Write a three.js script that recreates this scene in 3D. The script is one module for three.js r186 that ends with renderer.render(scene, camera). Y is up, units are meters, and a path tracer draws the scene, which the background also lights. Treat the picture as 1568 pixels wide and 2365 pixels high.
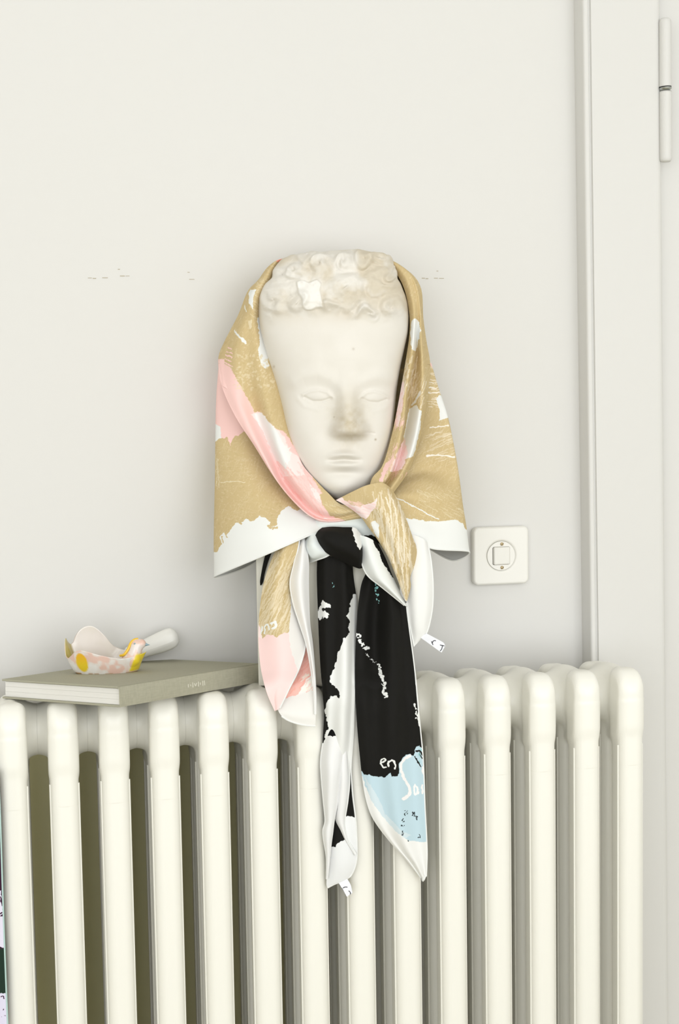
import * as THREE from 'three';
import { RoundedBoxGeometry } from 'three/addons/geometries/RoundedBoxGeometry.js';
import { mergeGeometries } from 'three/addons/utils/BufferGeometryUtils.js';
import { RectAreaLightUniformsLib } from 'three/addons/lights/RectAreaLightUniformsLib.js';

// ------------------------------------------------------------ camera, sky, light, exposure
const scene = new THREE.Scene();
const W = 1568, H = 2365, FPX = 3285, PSI = 0.20460, PIT = 0.08175, ROL = 0.01628;
const Y0 = 0.92;                                            // height of the radiator's top above the floor
const CAM = new THREE.Vector3(0.04813, Y0 + 0.35822, 1.68692);
const camera = new THREE.PerspectiveCamera(2 * Math.atan(H / 2 / FPX) * 180 / Math.PI, W / H, 0.05, 30);
const fw = new THREE.Vector3(Math.sin(PSI) * Math.cos(PIT), -Math.sin(PIT), -Math.cos(PSI) * Math.cos(PIT));
const rt0 = new THREE.Vector3(Math.cos(PSI), 0, Math.sin(PSI));
const dn0 = fw.clone().cross(rt0);
const rt = rt0.clone().multiplyScalar(Math.cos(ROL)).addScaledVector(dn0, Math.sin(ROL));
const dn = rt0.clone().multiplyScalar(-Math.sin(ROL)).addScaledVector(dn0, Math.cos(ROL));
camera.position.copy(CAM);
camera.quaternion.setFromRotationMatrix(new THREE.Matrix4().makeBasis(rt, dn.clone().negate(), fw.clone().negate()));
camera.updateMatrixWorld();

scene.background = new THREE.Color(0.75, 0.85, 1.0);
RectAreaLightUniformsLib.init();
const WZF = 3.4, WINS = [{ x: 1.42, y: 1.5, w: 2.15, h: 2.3, e: 5.0 }, { x: -1.12, y: 1.5, w: 2.15, h: 2.3, e: 4.9 }];
for (const w of WINS) {                                      // daylight from the right window behind the camera; the left one is added fill
  const l = new THREE.RectAreaLight(new THREE.Color(0.978, 0.984, 1.0), w.e, w.w, w.h); l.position.set(w.x, w.y, WZF - 0.02); scene.add(l);
}
const EXPOSURE = 0.59;

const renderer = new THREE.WebGLRenderer();
renderer.toneMapping = THREE.LinearToneMapping;
renderer.toneMappingExposure = EXPOSURE;
renderer.shadowMap.enabled = true;

// ------------------------------------------------------------ helpers
let seed = 7;
const rnd = () => { seed = (seed * 1664525 + 1013904223) >>> 0; return seed / 4294967296; };
const hash = (x, y, z = 0) => { let h = (Math.imul(x, 374761393) + Math.imul(y, 668265263) + Math.imul(z, 2147483647 ^ 974711)) | 0; h = Math.imul(h ^ (h >>> 13), 1274126177); return ((h ^ (h >>> 16)) >>> 0) / 4294967296; };
function noise(x, y, z = 0) {                                // value noise -1..1
  const X = Math.floor(x), Y = Math.floor(y), Z = Math.floor(z); let a = x - X, b = y - Y, c = z - Z;
  a = a * a * (3 - 2 * a); b = b * b * (3 - 2 * b); c = c * c * (3 - 2 * c);
  const L = (p, q, t) => p + (q - p) * t;
  return 2 * L(L(L(hash(X, Y, Z), hash(X + 1, Y, Z), a), L(hash(X, Y + 1, Z), hash(X + 1, Y + 1, Z), a), b), L(L(hash(X, Y, Z + 1), hash(X + 1, Y, Z + 1), a), L(hash(X, Y + 1, Z + 1), hash(X + 1, Y + 1, Z + 1), a), b), c) - 1;
}
const fbm = (x, y, z = 0, o = 4) => { let s = 0, a = 0.5; for (let i = 0; i < o; i++) { s += a * noise(x, y, z); x *= 2.03; y *= 2.03; z *= 2.03; a *= 0.5; } return s; };
const clamp = (x, a, b) => Math.min(b, Math.max(a, x));
const sst = (a, b, x) => { const t = clamp((x - a) / (b - a), 0, 1); return t * t * (3 - 2 * t); };
const V = (x, y, z) => new THREE.Vector3(x, y, z);
const rayTo = (px, py) => fw.clone().addScaledVector(rt, (px - W / 2) / FPX).addScaledVector(dn, (py - H / 2) / FPX);
function at(px, py, z) { const d = rayTo(px, py); return CAM.clone().addScaledVector(d, (z - CAM.z) / d.z); }      // on the plane z = const
const FH = V(-Math.sin(PSI), 0, Math.cos(PSI));              // level direction that the bust faces
const O = at(780, 880, -0.105);                              // centre of the head
function atD(px, py, D) { const d = rayTo(px, py); const t = (D - CAM.clone().sub(O).dot(FH)) / d.dot(FH); return CAM.clone().addScaledVector(d, t); }
const lin = (hex) => new THREE.Color(hex);
const names = new Map();
function numbered(n) { const k = names.get(n) || 0; names.set(n, k + 1); return k ? `${n}_${String(k).padStart(3, '0')}` : n; }
function mesh(name, geo, mat, parent) {
  const m = new THREE.Mesh(geo, mat); m.name = numbered(name); m.castShadow = m.receiveShadow = true; (parent || scene).add(m); return m;
}
function thing(name, label, category, pos) {
  const g = new THREE.Group(); g.name = numbered(name); if (pos) g.position.copy(pos); g.userData = { label, category }; scene.add(g); return g;
}
function inWorld(geo, parent) { parent.updateMatrixWorld(true); geo.applyMatrix4(parent.matrixWorld.clone().invert()); return geo; }
const std = (c, r = 0.7, o = {}) => new THREE.MeshStandardMaterial({ color: c instanceof THREE.Color ? c : lin(c), roughness: r, side: THREE.DoubleSide, ...o });
function box(x0, x1, y0, y1, z0, z1) { const g = new THREE.BoxGeometry(x1 - x0, y1 - y0, z1 - z0); g.translate((x0 + x1) / 2, (y0 + y1) / 2, (z0 + z1) / 2); return g; }
function rbox(x0, x1, y0, y1, z0, z1, r = 0.002, s = 2) { const g = new RoundedBoxGeometry(x1 - x0, y1 - y0, z1 - z0, s, r); g.translate((x0 + x1) / 2, (y0 + y1) / 2, (z0 + z1) / 2); return g.index ? g.toNonIndexed() : g; }
function cr(p0, p1, p2, p3, t) { return 0.5 * (2 * p1 + (p2 - p0) * t + (2 * p0 - 5 * p1 + 4 * p2 - p3) * t * t + (3 * p1 - p0 - 3 * p2 + p3) * t * t * t); }
function crv(a, t) {                                         // smooth value along an array of numbers, t 0..1
  const n = a.length - 1; const f = clamp(t, 0, 1) * n, i = Math.min(n - 1, Math.floor(f)); const g = (k) => a[clamp(k, 0, n)];
  const e0 = i === 0 ? 2 * a[0] - a[Math.min(1, n)] : g(i - 1), e3 = i + 2 > n ? 2 * a[n] - a[n - 1] : g(i + 2);
  return cr(e0, g(i), g(i + 1), e3, f - i);
}
function tab(t, x) {                                         // smooth value from a table of [x, y]
  if (x <= t[0][0]) return t[0][1]; const n = t.length - 1; if (x >= t[n][0]) return t[n][1];
  let i = 0; while (t[i + 1][0] < x) i++; const u = (x - t[i][0]) / (t[i + 1][0] - t[i][0]);
  const m = (k) => (k <= 0 || k >= n) ? (t[clamp(k + 1, 0, n)][1] - t[clamp(k - 1, 0, n)][1]) / (t[clamp(k + 1, 0, n)][0] - t[clamp(k - 1, 0, n)][0]) : (t[k + 1][1] - t[k - 1][1]) / (t[k + 1][0] - t[k - 1][0]);
  const h = t[i + 1][0] - t[i][0], u2 = u * u, u3 = u2 * u;
  return (2 * u3 - 3 * u2 + 1) * t[i][1] + (u3 - 2 * u2 + u) * h * m(i) + (-2 * u3 + 3 * u2) * t[i + 1][1] + (u3 - u2) * h * m(i + 1);
}
function surfaceNet(f, lo, hi, n) {                           // meshes the zero surface of a distance field
  const [nx, ny, nz] = n, sx = (hi[0] - lo[0]) / nx, sy = (hi[1] - lo[1]) / ny, sz = (hi[2] - lo[2]) / nz;
  const ID = (i, j, k) => (i * (ny + 1) + j) * (nz + 1) + k; const val = new Float32Array((nx + 1) * (ny + 1) * (nz + 1));
  for (let i = 0; i <= nx; i++) for (let j = 0; j <= ny; j++) for (let k = 0; k <= nz; k++) val[ID(i, j, k)] = f(lo[0] + i * sx, lo[1] + j * sy, lo[2] + k * sz);
  const cell = new Int32Array(val.length).fill(-1), pos = [], idx = [];
  const C = [[0, 0, 0], [1, 0, 0], [0, 1, 0], [1, 1, 0], [0, 0, 1], [1, 0, 1], [0, 1, 1], [1, 1, 1]], E = [[0, 1], [2, 3], [4, 5], [6, 7], [0, 2], [1, 3], [4, 6], [5, 7], [0, 4], [1, 5], [2, 6], [3, 7]];
  for (let i = 0; i < nx; i++) for (let j = 0; j < ny; j++) for (let k = 0; k < nz; k++) {
    const v = C.map((c) => val[ID(i + c[0], j + c[1], k + c[2])]); let c = 0, x = 0, y = 0, z = 0;
    for (const [a, b] of E) if ((v[a] < 0) !== (v[b] < 0)) { const t = v[a] / (v[a] - v[b]); x += C[a][0] + (C[b][0] - C[a][0]) * t; y += C[a][1] + (C[b][1] - C[a][1]) * t; z += C[a][2] + (C[b][2] - C[a][2]) * t; c++; }
    if (c) { cell[ID(i, j, k)] = pos.length / 3; pos.push(lo[0] + (i + x / c) * sx, lo[1] + (j + y / c) * sy, lo[2] + (k + z / c) * sz); }
  }
  const quad = (a, b, c, d, s) => { if (a < 0 || b < 0 || c < 0 || d < 0) return; if (s) idx.push(a, b, c, a, c, d); else idx.push(a, c, b, a, d, c); };
  for (let i = 0; i < nx; i++) for (let j = 0; j < ny; j++) for (let k = 0; k < nz; k++) {
    const a = val[ID(i, j, k)] < 0;
    if (j && k && a !== (val[ID(i + 1, j, k)] < 0)) quad(cell[ID(i, j - 1, k - 1)], cell[ID(i, j, k - 1)], cell[ID(i, j, k)], cell[ID(i, j - 1, k)], a);
    if (i && k && a !== (val[ID(i, j + 1, k)] < 0)) quad(cell[ID(i - 1, j, k - 1)], cell[ID(i - 1, j, k)], cell[ID(i, j, k)], cell[ID(i, j, k - 1)], a);
    if (i && j && a !== (val[ID(i, j, k + 1)] < 0)) quad(cell[ID(i - 1, j - 1, k)], cell[ID(i, j - 1, k)], cell[ID(i, j, k)], cell[ID(i - 1, j, k)], a);
  }
  const g = new THREE.BufferGeometry(); g.setAttribute('position', new THREE.Float32BufferAttribute(pos, 3)); g.setIndex(idx); g.computeVertexNormals(); return g;
}
function noiseTex(w, h, fn) {
  const d = new Uint8Array(w * h * 4); for (let j = 0; j < h; j++) for (let i = 0; i < w; i++) { const c = fn(i / w, j / h), o = (j * w + i) * 4; d[o] = c[0]; d[o + 1] = c[1]; d[o + 2] = c[2]; d[o + 3] = 255; }
  const t = new THREE.DataTexture(d, w, h); t.magFilter = THREE.LinearFilter; t.minFilter = THREE.LinearFilter; t.wrapS = t.wrapT = THREE.RepeatWrapping; t.needsUpdate = true; return t;
}

// ------------------------------------------------------------ materials of the room
const rollerBump = noiseTex(512, 512, (u, v) => { const a = 128 + 90 * fbm(u * 90, v * 90, 3, 3); return [a, a, a]; });
const wallCol = new THREE.Color().setRGB(0.745, 0.735, 0.705);
const wallMat = std(wallCol, 0.85, { bumpMap: rollerBump, bumpScale: 0.0006 });
const roomMat = std(new THREE.Color().setRGB(0.87, 0.86, 0.82), 0.9);   // unseen walls and ceiling made whiter to bounce more fill
const trimMat = std(new THREE.Color().setRGB(0.72, 0.71, 0.68), 0.5, { bumpMap: rollerBump, bumpScale: 0.0002 });
const enamel = new THREE.MeshPhysicalMaterial({ color: new THREE.Color().setRGB(0.905, 0.89, 0.815), roughness: 0.42, clearcoat: 0.35, clearcoatRoughness: 0.3, side: THREE.DoubleSide });

// ------------------------------------------------------------ the setting
const WZ = -0.21, XL = -2.3, XR = 2.6, CEIL = 3.0;
const struct = (name, geo, mat, parent) => { const m = mesh(name, geo, mat, parent); if (!parent) m.userData.kind = 'structure'; return m; };
const casX0 = 0.7925, casX1 = 0.9065, doorX1 = 1.78, doorTop = 2.12;
const wall = struct('wall_back', mergeGeometries([box(XL, casX0 + 0.04, 0, CEIL, WZ - 0.15, WZ), box(doorX1 + 0.02, XR, 0, CEIL, WZ - 0.15, WZ), box(casX0 + 0.04, doorX1 + 0.02, doorTop + 0.02, CEIL, WZ - 0.15, WZ)]), wallMat);
struct('wall_left', box(XL - 0.15, XL, 0, CEIL, WZ - 0.15, WZF + 0.15), roomMat);
struct('wall_right', box(XR, XR + 0.15, 0, CEIL, WZ - 0.15, WZF + 0.15), roomMat);
{
  const z = WZF, [A, B] = WINS, y0 = A.y - A.h / 2, y1 = A.y + A.h / 2;
  struct('wall_front', mergeGeometries([box(XL, XR, 0, y0, z, z + 0.15), box(XL, XR, y1, CEIL, z, z + 0.15), box(XL, B.x - B.w / 2, y0, y1, z, z + 0.15), box(B.x + B.w / 2, A.x - A.w / 2, y0, y1, z, z + 0.15), box(A.x + A.w / 2, XR, y0, y1, z, z + 0.15)]), roomMat);
  WINS.forEach(({ x, y, w, h }, k) => {
    const f = new THREE.Group(); f.name = `window_${k + 1}`; f.userData.kind = 'structure'; scene.add(f);  // the second, left window is an addition that carries the fill light
    mesh('window_frame', mergeGeometries([box(x - w / 2, x - w / 2 + 0.05, y - h / 2, y + h / 2, z + 0.06, z + 0.11), box(x + w / 2 - 0.05, x + w / 2, y - h / 2, y + h / 2, z + 0.06, z + 0.11), box(x - 0.03, x + 0.03, y - h / 2, y + h / 2, z + 0.06, z + 0.11), box(x - w / 2, x + w / 2, y - h / 2, y - h / 2 + 0.05, z + 0.06, z + 0.11), box(x - w / 2, x + w / 2, y + h / 2 - 0.05, y + h / 2, z + 0.06, z + 0.11)]), trimMat, f);
  });
}
struct('ceiling', box(XL - 0.15, XR + 0.15, CEIL, CEIL + 0.15, WZ - 0.15, WZF + 0.15), roomMat);
struct('floor', box(XL - 0.15, XR + 0.15, -0.12, 0, WZ - 0.15, WZF + 0.15), std(new THREE.Color().setRGB(0.4, 0.36, 0.22), 0.5));
// khaki slab on the wall, colouring in the olive shade behind the radiator
mesh('shade_tint', box(-0.3, 0.775, 0.1, Y0 - 0.065, WZ - 0.001, WZ + 0.0006), std(new THREE.Color().setRGB(0.84, 0.8, 0.52), 0.85), wall);
// hairline cracks in the wall paint
for (const [x0, y0, x1, y1] of [[203, 642, 212, 642], [214, 643, 222, 643], [236, 642, 249, 641], [277, 638, 288, 637], [290, 638, 299, 637], [272, 622, 277, 622], [433, 628, 438, 630], [437, 645, 449, 645], [946, 639, 951, 640], [974, 642, 981, 643], [983, 644, 989, 643], [1002, 643, 1011, 642], [1014, 643, 1025, 643], [1008, 626, 1012, 626]]) {
  const a = at(x0, y0, WZ), b = at(x1, y1, WZ); const g = new THREE.BoxGeometry(Math.abs(b.x - a.x), 0.0007 + 0.0004 * rnd(), 0.0005);
  g.translate((a.x + b.x) / 2, (a.y + b.y) / 2, WZ + 0.0002); mesh('paint_crack', g, std(new THREE.Color().setRGB(0.5, 0.45, 0.35), 0.9), wall);
}
// door casing: moulded profile swept up the opening; it leans a hair, like the rest of the old frame
{
  const zf = WZ + 0.034, s = new THREE.Shape();
  s.moveTo(0, 0); s.lineTo(0, 0.029); s.quadraticCurveTo(0, 0.034, 0.004, 0.034); s.lineTo(0.0065, 0.034); s.quadraticCurveTo(0.0075, 0.0305, 0.009, 0.0305); s.quadraticCurveTo(0.0105, 0.0305, 0.011, 0.0345); s.lineTo(0.104, 0.0345); s.quadraticCurveTo(0.113, 0.0345, 0.114, 0.026); s.lineTo(0.114, 0); s.closePath();
  const g = new THREE.ExtrudeGeometry(s, { depth: doorTop, bevelEnabled: false, curveSegments: 6 }); g.rotateX(-Math.PI / 2); g.scale(1, 1, -1);
  const idx = g.index ? g.toNonIndexed() : g;
  const p = idx.attributes.position; for (let i = 0; i < p.count; i++) p.setXYZ(i, p.getX(i) + casX0 - 0.0115 * (p.getY(i) - Y0), p.getY(i), WZ + p.getZ(i) );
  idx.computeVertexNormals(); struct('trim_1', idx, trimMat);
  struct('trim_2', rbox(casX0 - 0.02, doorX1 + 0.1, doorTop, doorTop + 0.11, WZ, zf), trimMat);
  struct('trim_3', rbox(doorX1, doorX1 + 0.11, 0, doorTop, WZ, zf), trimMat);
  const d = new THREE.Group(); d.name = 'door_1'; d.userData.kind = 'structure'; scene.add(d);
  mesh('door_leaf', rbox(casX1 - 0.03, doorX1, 0.005, doorTop, WZ - 0.03, WZ + 0.008, 0.004), trimMat, d);
  // hinge with two knuckles and a worn steel washer
  const h = new THREE.Group(); h.name = 'hinge'; h.userData.label = 'tall white painted barrel hinge with a bare steel washer'; d.add(h);
  const c0 = at(1536, 42, WZ + 0.036), c1 = at(1537.5, 375, WZ + 0.036), cm0 = at(1536.3, 202, WZ + 0.036), cm1 = at(1536.8, 211, WZ + 0.036);
  const knuckle = (a, b, r) => {
    const L = a.distanceTo(b), pts = [V(0, 0, 0)]; const pr = [[0.0001, 0], [r * 0.7, 0.0006], [r * 0.93, 0.0025], [r, 0.006], [r, L - 0.002], [r * 0.96, L], [0.0001, L]].map((q) => new THREE.Vector2(q[0], q[1]));
    const g2 = new THREE.LatheGeometry(pr, 28); g2.applyQuaternion(new THREE.Quaternion().setFromUnitVectors(V(0, 1, 0), b.clone().sub(a).normalize())); g2.translate(a.x, a.y, a.z); return g2;
  };
  const rad = 0.0083;
  mesh('knuckle', knuckle(c0, cm0, rad), trimMat, h); mesh('knuckle', knuckle(c1, cm1, rad), trimMat, h);
  const wm = mesh('washer', knuckle(cm1, cm0, rad * 1.02), std(new THREE.Color().setRGB(0.45, 0.47, 0.45), 0.3, { metalness: 1 }), h); wm.userData.label = 'bare steel washer between the knuckles';
}

// ------------------------------------------------------------ radiator
const radiator = thing('radiator', 'tall white enamelled column radiator with many sections standing against the wall', 'radiator', V(0, 0, 0));
const PITCH = 0.06;
{
  const yTop = (z) => -0.1 * Math.max(0, -z - 0.02);
  const sm = (a, b, k) => { const h = Math.max(k - Math.abs(a - b), 0) / k; return Math.min(a, b) - h * h * k * 0.25; };
  const TZ = [-0.0215, -0.0825, -0.1435];
  const f = (x, y, z) => {
    const yy = y - yTop(z), qz = Math.abs(z + 0.0825) - 0.0825 + 0.03, qy = Math.abs(yy + 0.05) - 0.05 + 0.03;
    const d2 = Math.hypot(Math.max(qz, 0), Math.max(qy, 0)) + Math.min(Math.max(qz, qy), 0) - 0.03;
    const near = Math.min(...TZ.map((t) => Math.abs(z - t)));
    const hw = 0.0115 + 0.0062 * (1 - sst(0.012, 0.03, Math.min(Math.abs(z - TZ[0]), Math.abs(z - TZ[2]))));
    const r = 0.0115, a = d2 + r, b = Math.abs(x) - hw + r; let d = Math.hypot(Math.max(a, 0), Math.max(b, 0)) + Math.min(Math.max(a, b), 0) - r;
    const hub = Math.hypot(y + 0.046, z + 0.084) - 0.0315; d = sm(d, hub, 0.022);
    for (const t of TZ) { const ax = Math.abs(x) - 0.0168 + 0.013, az = Math.abs(z - t) - 0.0205 + 0.013; const q = Math.hypot(Math.max(ax, 0), Math.max(az, 0)) + Math.min(Math.max(ax, az), 0) - 0.013; d = sm(d, Math.max(q, y + 0.04), 0.004); }
    return Math.max(d, -(y + 0.1265));
  };
  const head = surfaceNet(f, [-0.0308, -0.13, -0.172], [0.0308, 0.006, 0.006], [36, 78, 102]);
  const foot = head.clone(); foot.rotateZ(Math.PI); foot.translate(0, -0.8, 0);
  
  const colShape = (hx, hz, r) => { const s = new THREE.Shape(); s.moveTo(-hx + r, -hz); s.lineTo(hx - r, -hz); s.absarc(hx - r, -hz + r, r, -Math.PI / 2, 0); s.lineTo(hx, hz - r); s.absarc(hx - r, hz - r, r, 0, Math.PI / 2); s.lineTo(-hx + r, hz); s.absarc(-hx + r, hz - r, r, Math.PI / 2, Math.PI); s.lineTo(-hx, -hz + r); s.absarc(-hx + r, -hz + r, r, Math.PI, Math.PI * 1.5); return s; };
  const colGeo = (() => {
    const g = new THREE.ExtrudeGeometry(colShape(0.0168, 0.0205, 0.013), { depth: 0.552, bevelEnabled: false, curveSegments: 8 }); g.rotateX(-Math.PI / 2); g.translate(0, -0.676, 0);
    const parts = [g.index ? g.toNonIndexed() : g];
    for (const sx of [-1, 1]) { const c = new THREE.CylinderGeometry(0.0016, 0.0016, 0.56, 8).toNonIndexed(); c.translate(sx * 0.0163, -0.378, 0.0095); parts.push(c); }   // weld seams
    const m = mergeGeometries(parts); return m;
  })();
  const legGeo = new THREE.CylinderGeometry(0.016, 0.02, 0.13, 16);
  for (let i = -1; i <= 13; i++) {
    const s = mesh('section', head, enamel, radiator); s.position.set(i * PITCH, Y0, 0); mesh('lower_header', foot, enamel, s);
    TZ.forEach((t) => { const c = mesh('column', colGeo, enamel, s); c.position.z = t; });
    if (i === -1 || i === 13) for (const t of [TZ[0], TZ[2]]) { const l = mesh('foot', legGeo, enamel, s); l.position.set(0, -Y0 + 0.065, t); }
  }
}
// printed cloth at the very left edge comes with the other cloths below

// ------------------------------------------------------------ light switch
{
  const c = at(1151, 1281.5, WZ), t = thing('light_switch', 'square cream light switch with a round inset and two brass screws on the wall', 'light switch', c);
  const mat = std(new THREE.Color().setRGB(0.85, 0.835, 0.78), 0.35);
  const hw = 0.0405, s = new THREE.Shape(), r = 0.008; s.moveTo(-hw + r, -hw); s.lineTo(hw - r, -hw); s.absarc(hw - r, -hw + r, r, -Math.PI / 2, 0); s.lineTo(hw, hw - r); s.absarc(hw - r, hw - r, r, 0, Math.PI / 2); s.lineTo(-hw + r, hw); s.absarc(-hw + r, hw - r, r, Math.PI / 2, Math.PI); s.lineTo(-hw, -hw + r); s.absarc(-hw + r, -hw + r, r, Math.PI, Math.PI * 1.5);
  const hole = new THREE.Path(); hole.absarc(0, 0, 0.0203, 0, Math.PI * 2, true); s.holes.push(hole);
  const g = new THREE.ExtrudeGeometry(s, { depth: 0.006, bevelEnabled: true, bevelSize: 0.0035, bevelThickness: 0.004, bevelOffset: -0.0035, bevelSegments: 5, curveSegments: 24 }); g.translate(0, 0, 0.003);
  mesh('cover_plate', g, mat, t);
  const s2 = new THREE.Shape(); s2.absarc(0, 0, 0.0202, 0, Math.PI * 2); const q = 0.0128, qr = 0.0025; const h2 = new THREE.Path(); h2.moveTo(-q + qr, -q); h2.lineTo(q - qr, -q); h2.absarc(q - qr, -q + qr, qr, -Math.PI / 2, 0); h2.lineTo(q, q - qr); h2.absarc(q - qr, q - qr, qr, 0, Math.PI / 2); h2.lineTo(-q + qr, q); h2.absarc(-q + qr, q - qr, qr, Math.PI / 2, Math.PI); h2.lineTo(-q, -q + qr); h2.absarc(-q + qr, -q + qr, qr, Math.PI, Math.PI * 1.5); s2.holes.push(h2);
  const g2 = new THREE.ExtrudeGeometry(s2, { depth: 0.0108, bevelEnabled: true, bevelSize: 0.0004, bevelThickness: 0.0008, bevelOffset: -0.0002, bevelSegments: 3, curveSegments: 32 }); g2.translate(0, 0, 0.001);
  mesh('inset_disc', g2, mat, t);
  const rk = mesh('rocker', new RoundedBoxGeometry(0.0245, 0.0248, 0.014, 3, 0.0022), mat, t); rk.position.set(0.0002, 0, 0.0072); rk.rotation.y = 0.13;
  for (const sy of [-1, 1]) {
    const sc = mesh('screw', new THREE.LatheGeometry([[0.0001, 0.0022], [0.0016, 0.0019], [0.0023, 0.0008], [0.0024, 0]].map((p) => new THREE.Vector2(...p)), 20), std(new THREE.Color().setRGB(0.62, 0.5, 0.3), 0.35, { metalness: 0.7 }), t); sc.rotation.x = Math.PI / 2; sc.position.set(0.001, sy * 0.0165, 0.0128);
    const sl = mesh('slot', new THREE.BoxGeometry(0.0044, 0.0004, 0.0006), std('#5a4728', 0.6), sc); sl.rotation.y = 0.7; sl.position.y = 0.0021;
  }
}

// ------------------------------------------------------------ book with the bird dish
const BA = 0.085, BY = Y0 + 0.0018;                           // the book lies on the tops of the sections, which fall towards the wall
function onPlane(px, py, lift = 0) { const d = rayTo(px, py); const y0 = BY + lift * Math.hypot(1, BA); return CAM.clone().addScaledVector(d, (y0 + BA * CAM.z - CAM.y) / (d.y - BA * d.z)); }
const bN = onPlane(281, 1635), bL = onPlane(6, 1614), bR = onPlane(607, 1576);
const bUp = V(0, 1, -BA).normalize();
{
  const ex = bR.clone().sub(bN), len = ex.length(); ex.normalize(); const ez0 = bL.clone().sub(bN); const ez = ez0.clone().addScaledVector(ex, -ez0.dot(ex)).addScaledVector(bUp, -ez0.dot(bUp)).normalize(); const wid = ez0.length();
  // local x runs along the spine, local z from the near corner to the left corner
  const t = thing('book', 'thick olive grey clothbound book lying on the radiator, pages facing left', 'book', bN);
  t.quaternion.setFromRotationMatrix(new THREE.Matrix4().makeBasis(ex, bUp, ez.clone())); t.updateMatrixWorld();
  const right = ex.clone().cross(bUp).dot(ez) > 0; if (!right) t.quaternion.setFromRotationMatrix(new THREE.Matrix4().makeBasis(ex, bUp, ex.clone().cross(bUp)));
  const zs = right ? 1 : -1, zb = (z0, z1) => [Math.min(zs * z0, zs * z1), Math.max(zs * z0, zs * z1)];
  const clothTex = noiseTex(512, 512, (u, v) => { const n = 243 + 5 * noise(u * 300, v * 60) + 5 * noise(u * 60, v * 300, 5); return [n, n, n]; }); clothTex.colorSpace = THREE.SRGBColorSpace; clothTex.repeat.set(3, 3);
  const cm = std(new THREE.Color().setRGB(0.455, 0.44, 0.335), 0.85, { map: clothTex, bumpMap: clothTex, bumpScale: 0.0001 });
  const TH = 0.0242, bd = 0.0024;
  const board = (y0) => { const [a, b] = zb(0.006, wid); return rbox(0, len, y0, y0 + bd, a, b, 0.0007); };
  mesh('cover_board', board(0.0004), cm, t); mesh('cover_board', board(TH - bd), cm, t);
  { // spine: gently rounded, with the joint groove beside it
    const s = new THREE.Shape(); s.moveTo(0.006, 0.0005); s.lineTo(0.0015, 0.0008); s.quadraticCurveTo(-0.0012, TH / 2, 0.0012, TH - 0.0002); s.lineTo(0.0052, TH - 0.0012); s.lineTo(0.006, TH - 0.0012); s.lineTo(0.006, TH - 0.003); s.lineTo(0.0035, TH - 0.003); s.lineTo(0.0035, 0.003); s.lineTo(0.006, 0.003); s.closePath();
    const g = new THREE.ExtrudeGeometry(s, { depth: len, bevelEnabled: false, curveSegments: 8 });
    const p = g.attributes.position; for (let i = 0; i < p.count; i++) { const x = p.getX(i), y = p.getY(i), z = p.getZ(i); p.setXYZ(i, z, y, zs * x); } g.computeVertexNormals(); mesh('spine', g, cm, t);
  }
  const pages = noiseTex(64, 512, (u, v) => { const n = 244 + 7 * noise(u * 3, v * 240) ; return [n, n - 1, n - 4]; }); pages.colorSpace = THREE.SRGBColorSpace;
  const [pz0, pz1] = zb(0.0045, wid - 0.003);
  for (let k = 0; k < 3; k++) { const y0 = bd + 0.0005 + (TH - 2 * bd - 0.001) * k / 3, y1 = bd + 0.00045 + (TH - 2 * bd - 0.001) * (k + 1) / 3; mesh('page_block', rbox(0.0026 + 0.0002 * k, len - 0.003, y0, y1, pz0, pz1, 0.0002), std(new THREE.Color().setRGB(0.9, 0.89, 0.86), 0.9, { map: pages }), t); }
  // blind-stamped letters on the spine, worn and too faint to read: "ROSALIE"-like strokes laid out as short bars
  const lm = std(new THREE.Color().setRGB(0.72, 0.7, 0.6), 0.5);
  const st = [];
  [[0.112, 0.004, 0], [0.116, 0.002, 0.3], [0.120, 0.006, 0], [0.1235, 0.004, 0.5], [0.126, 0.004, -0.5], [0.130, 0.006, 0], [0.1335, 0.003, 0], [0.138, 0.006, 0], [0.141, 0.006, 0.1]].forEach(([x, h, a]) => { const g = new THREE.BoxGeometry(0.0009, h, 0.0006); g.rotateZ(a); g.translate(x, TH * 0.5, zs * -0.0002); st.push(g); });
  const L = mesh('spine_lettering', mergeGeometries(st), lm, t); L.userData.label = 'faint stamped letters on the spine';
}
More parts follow.
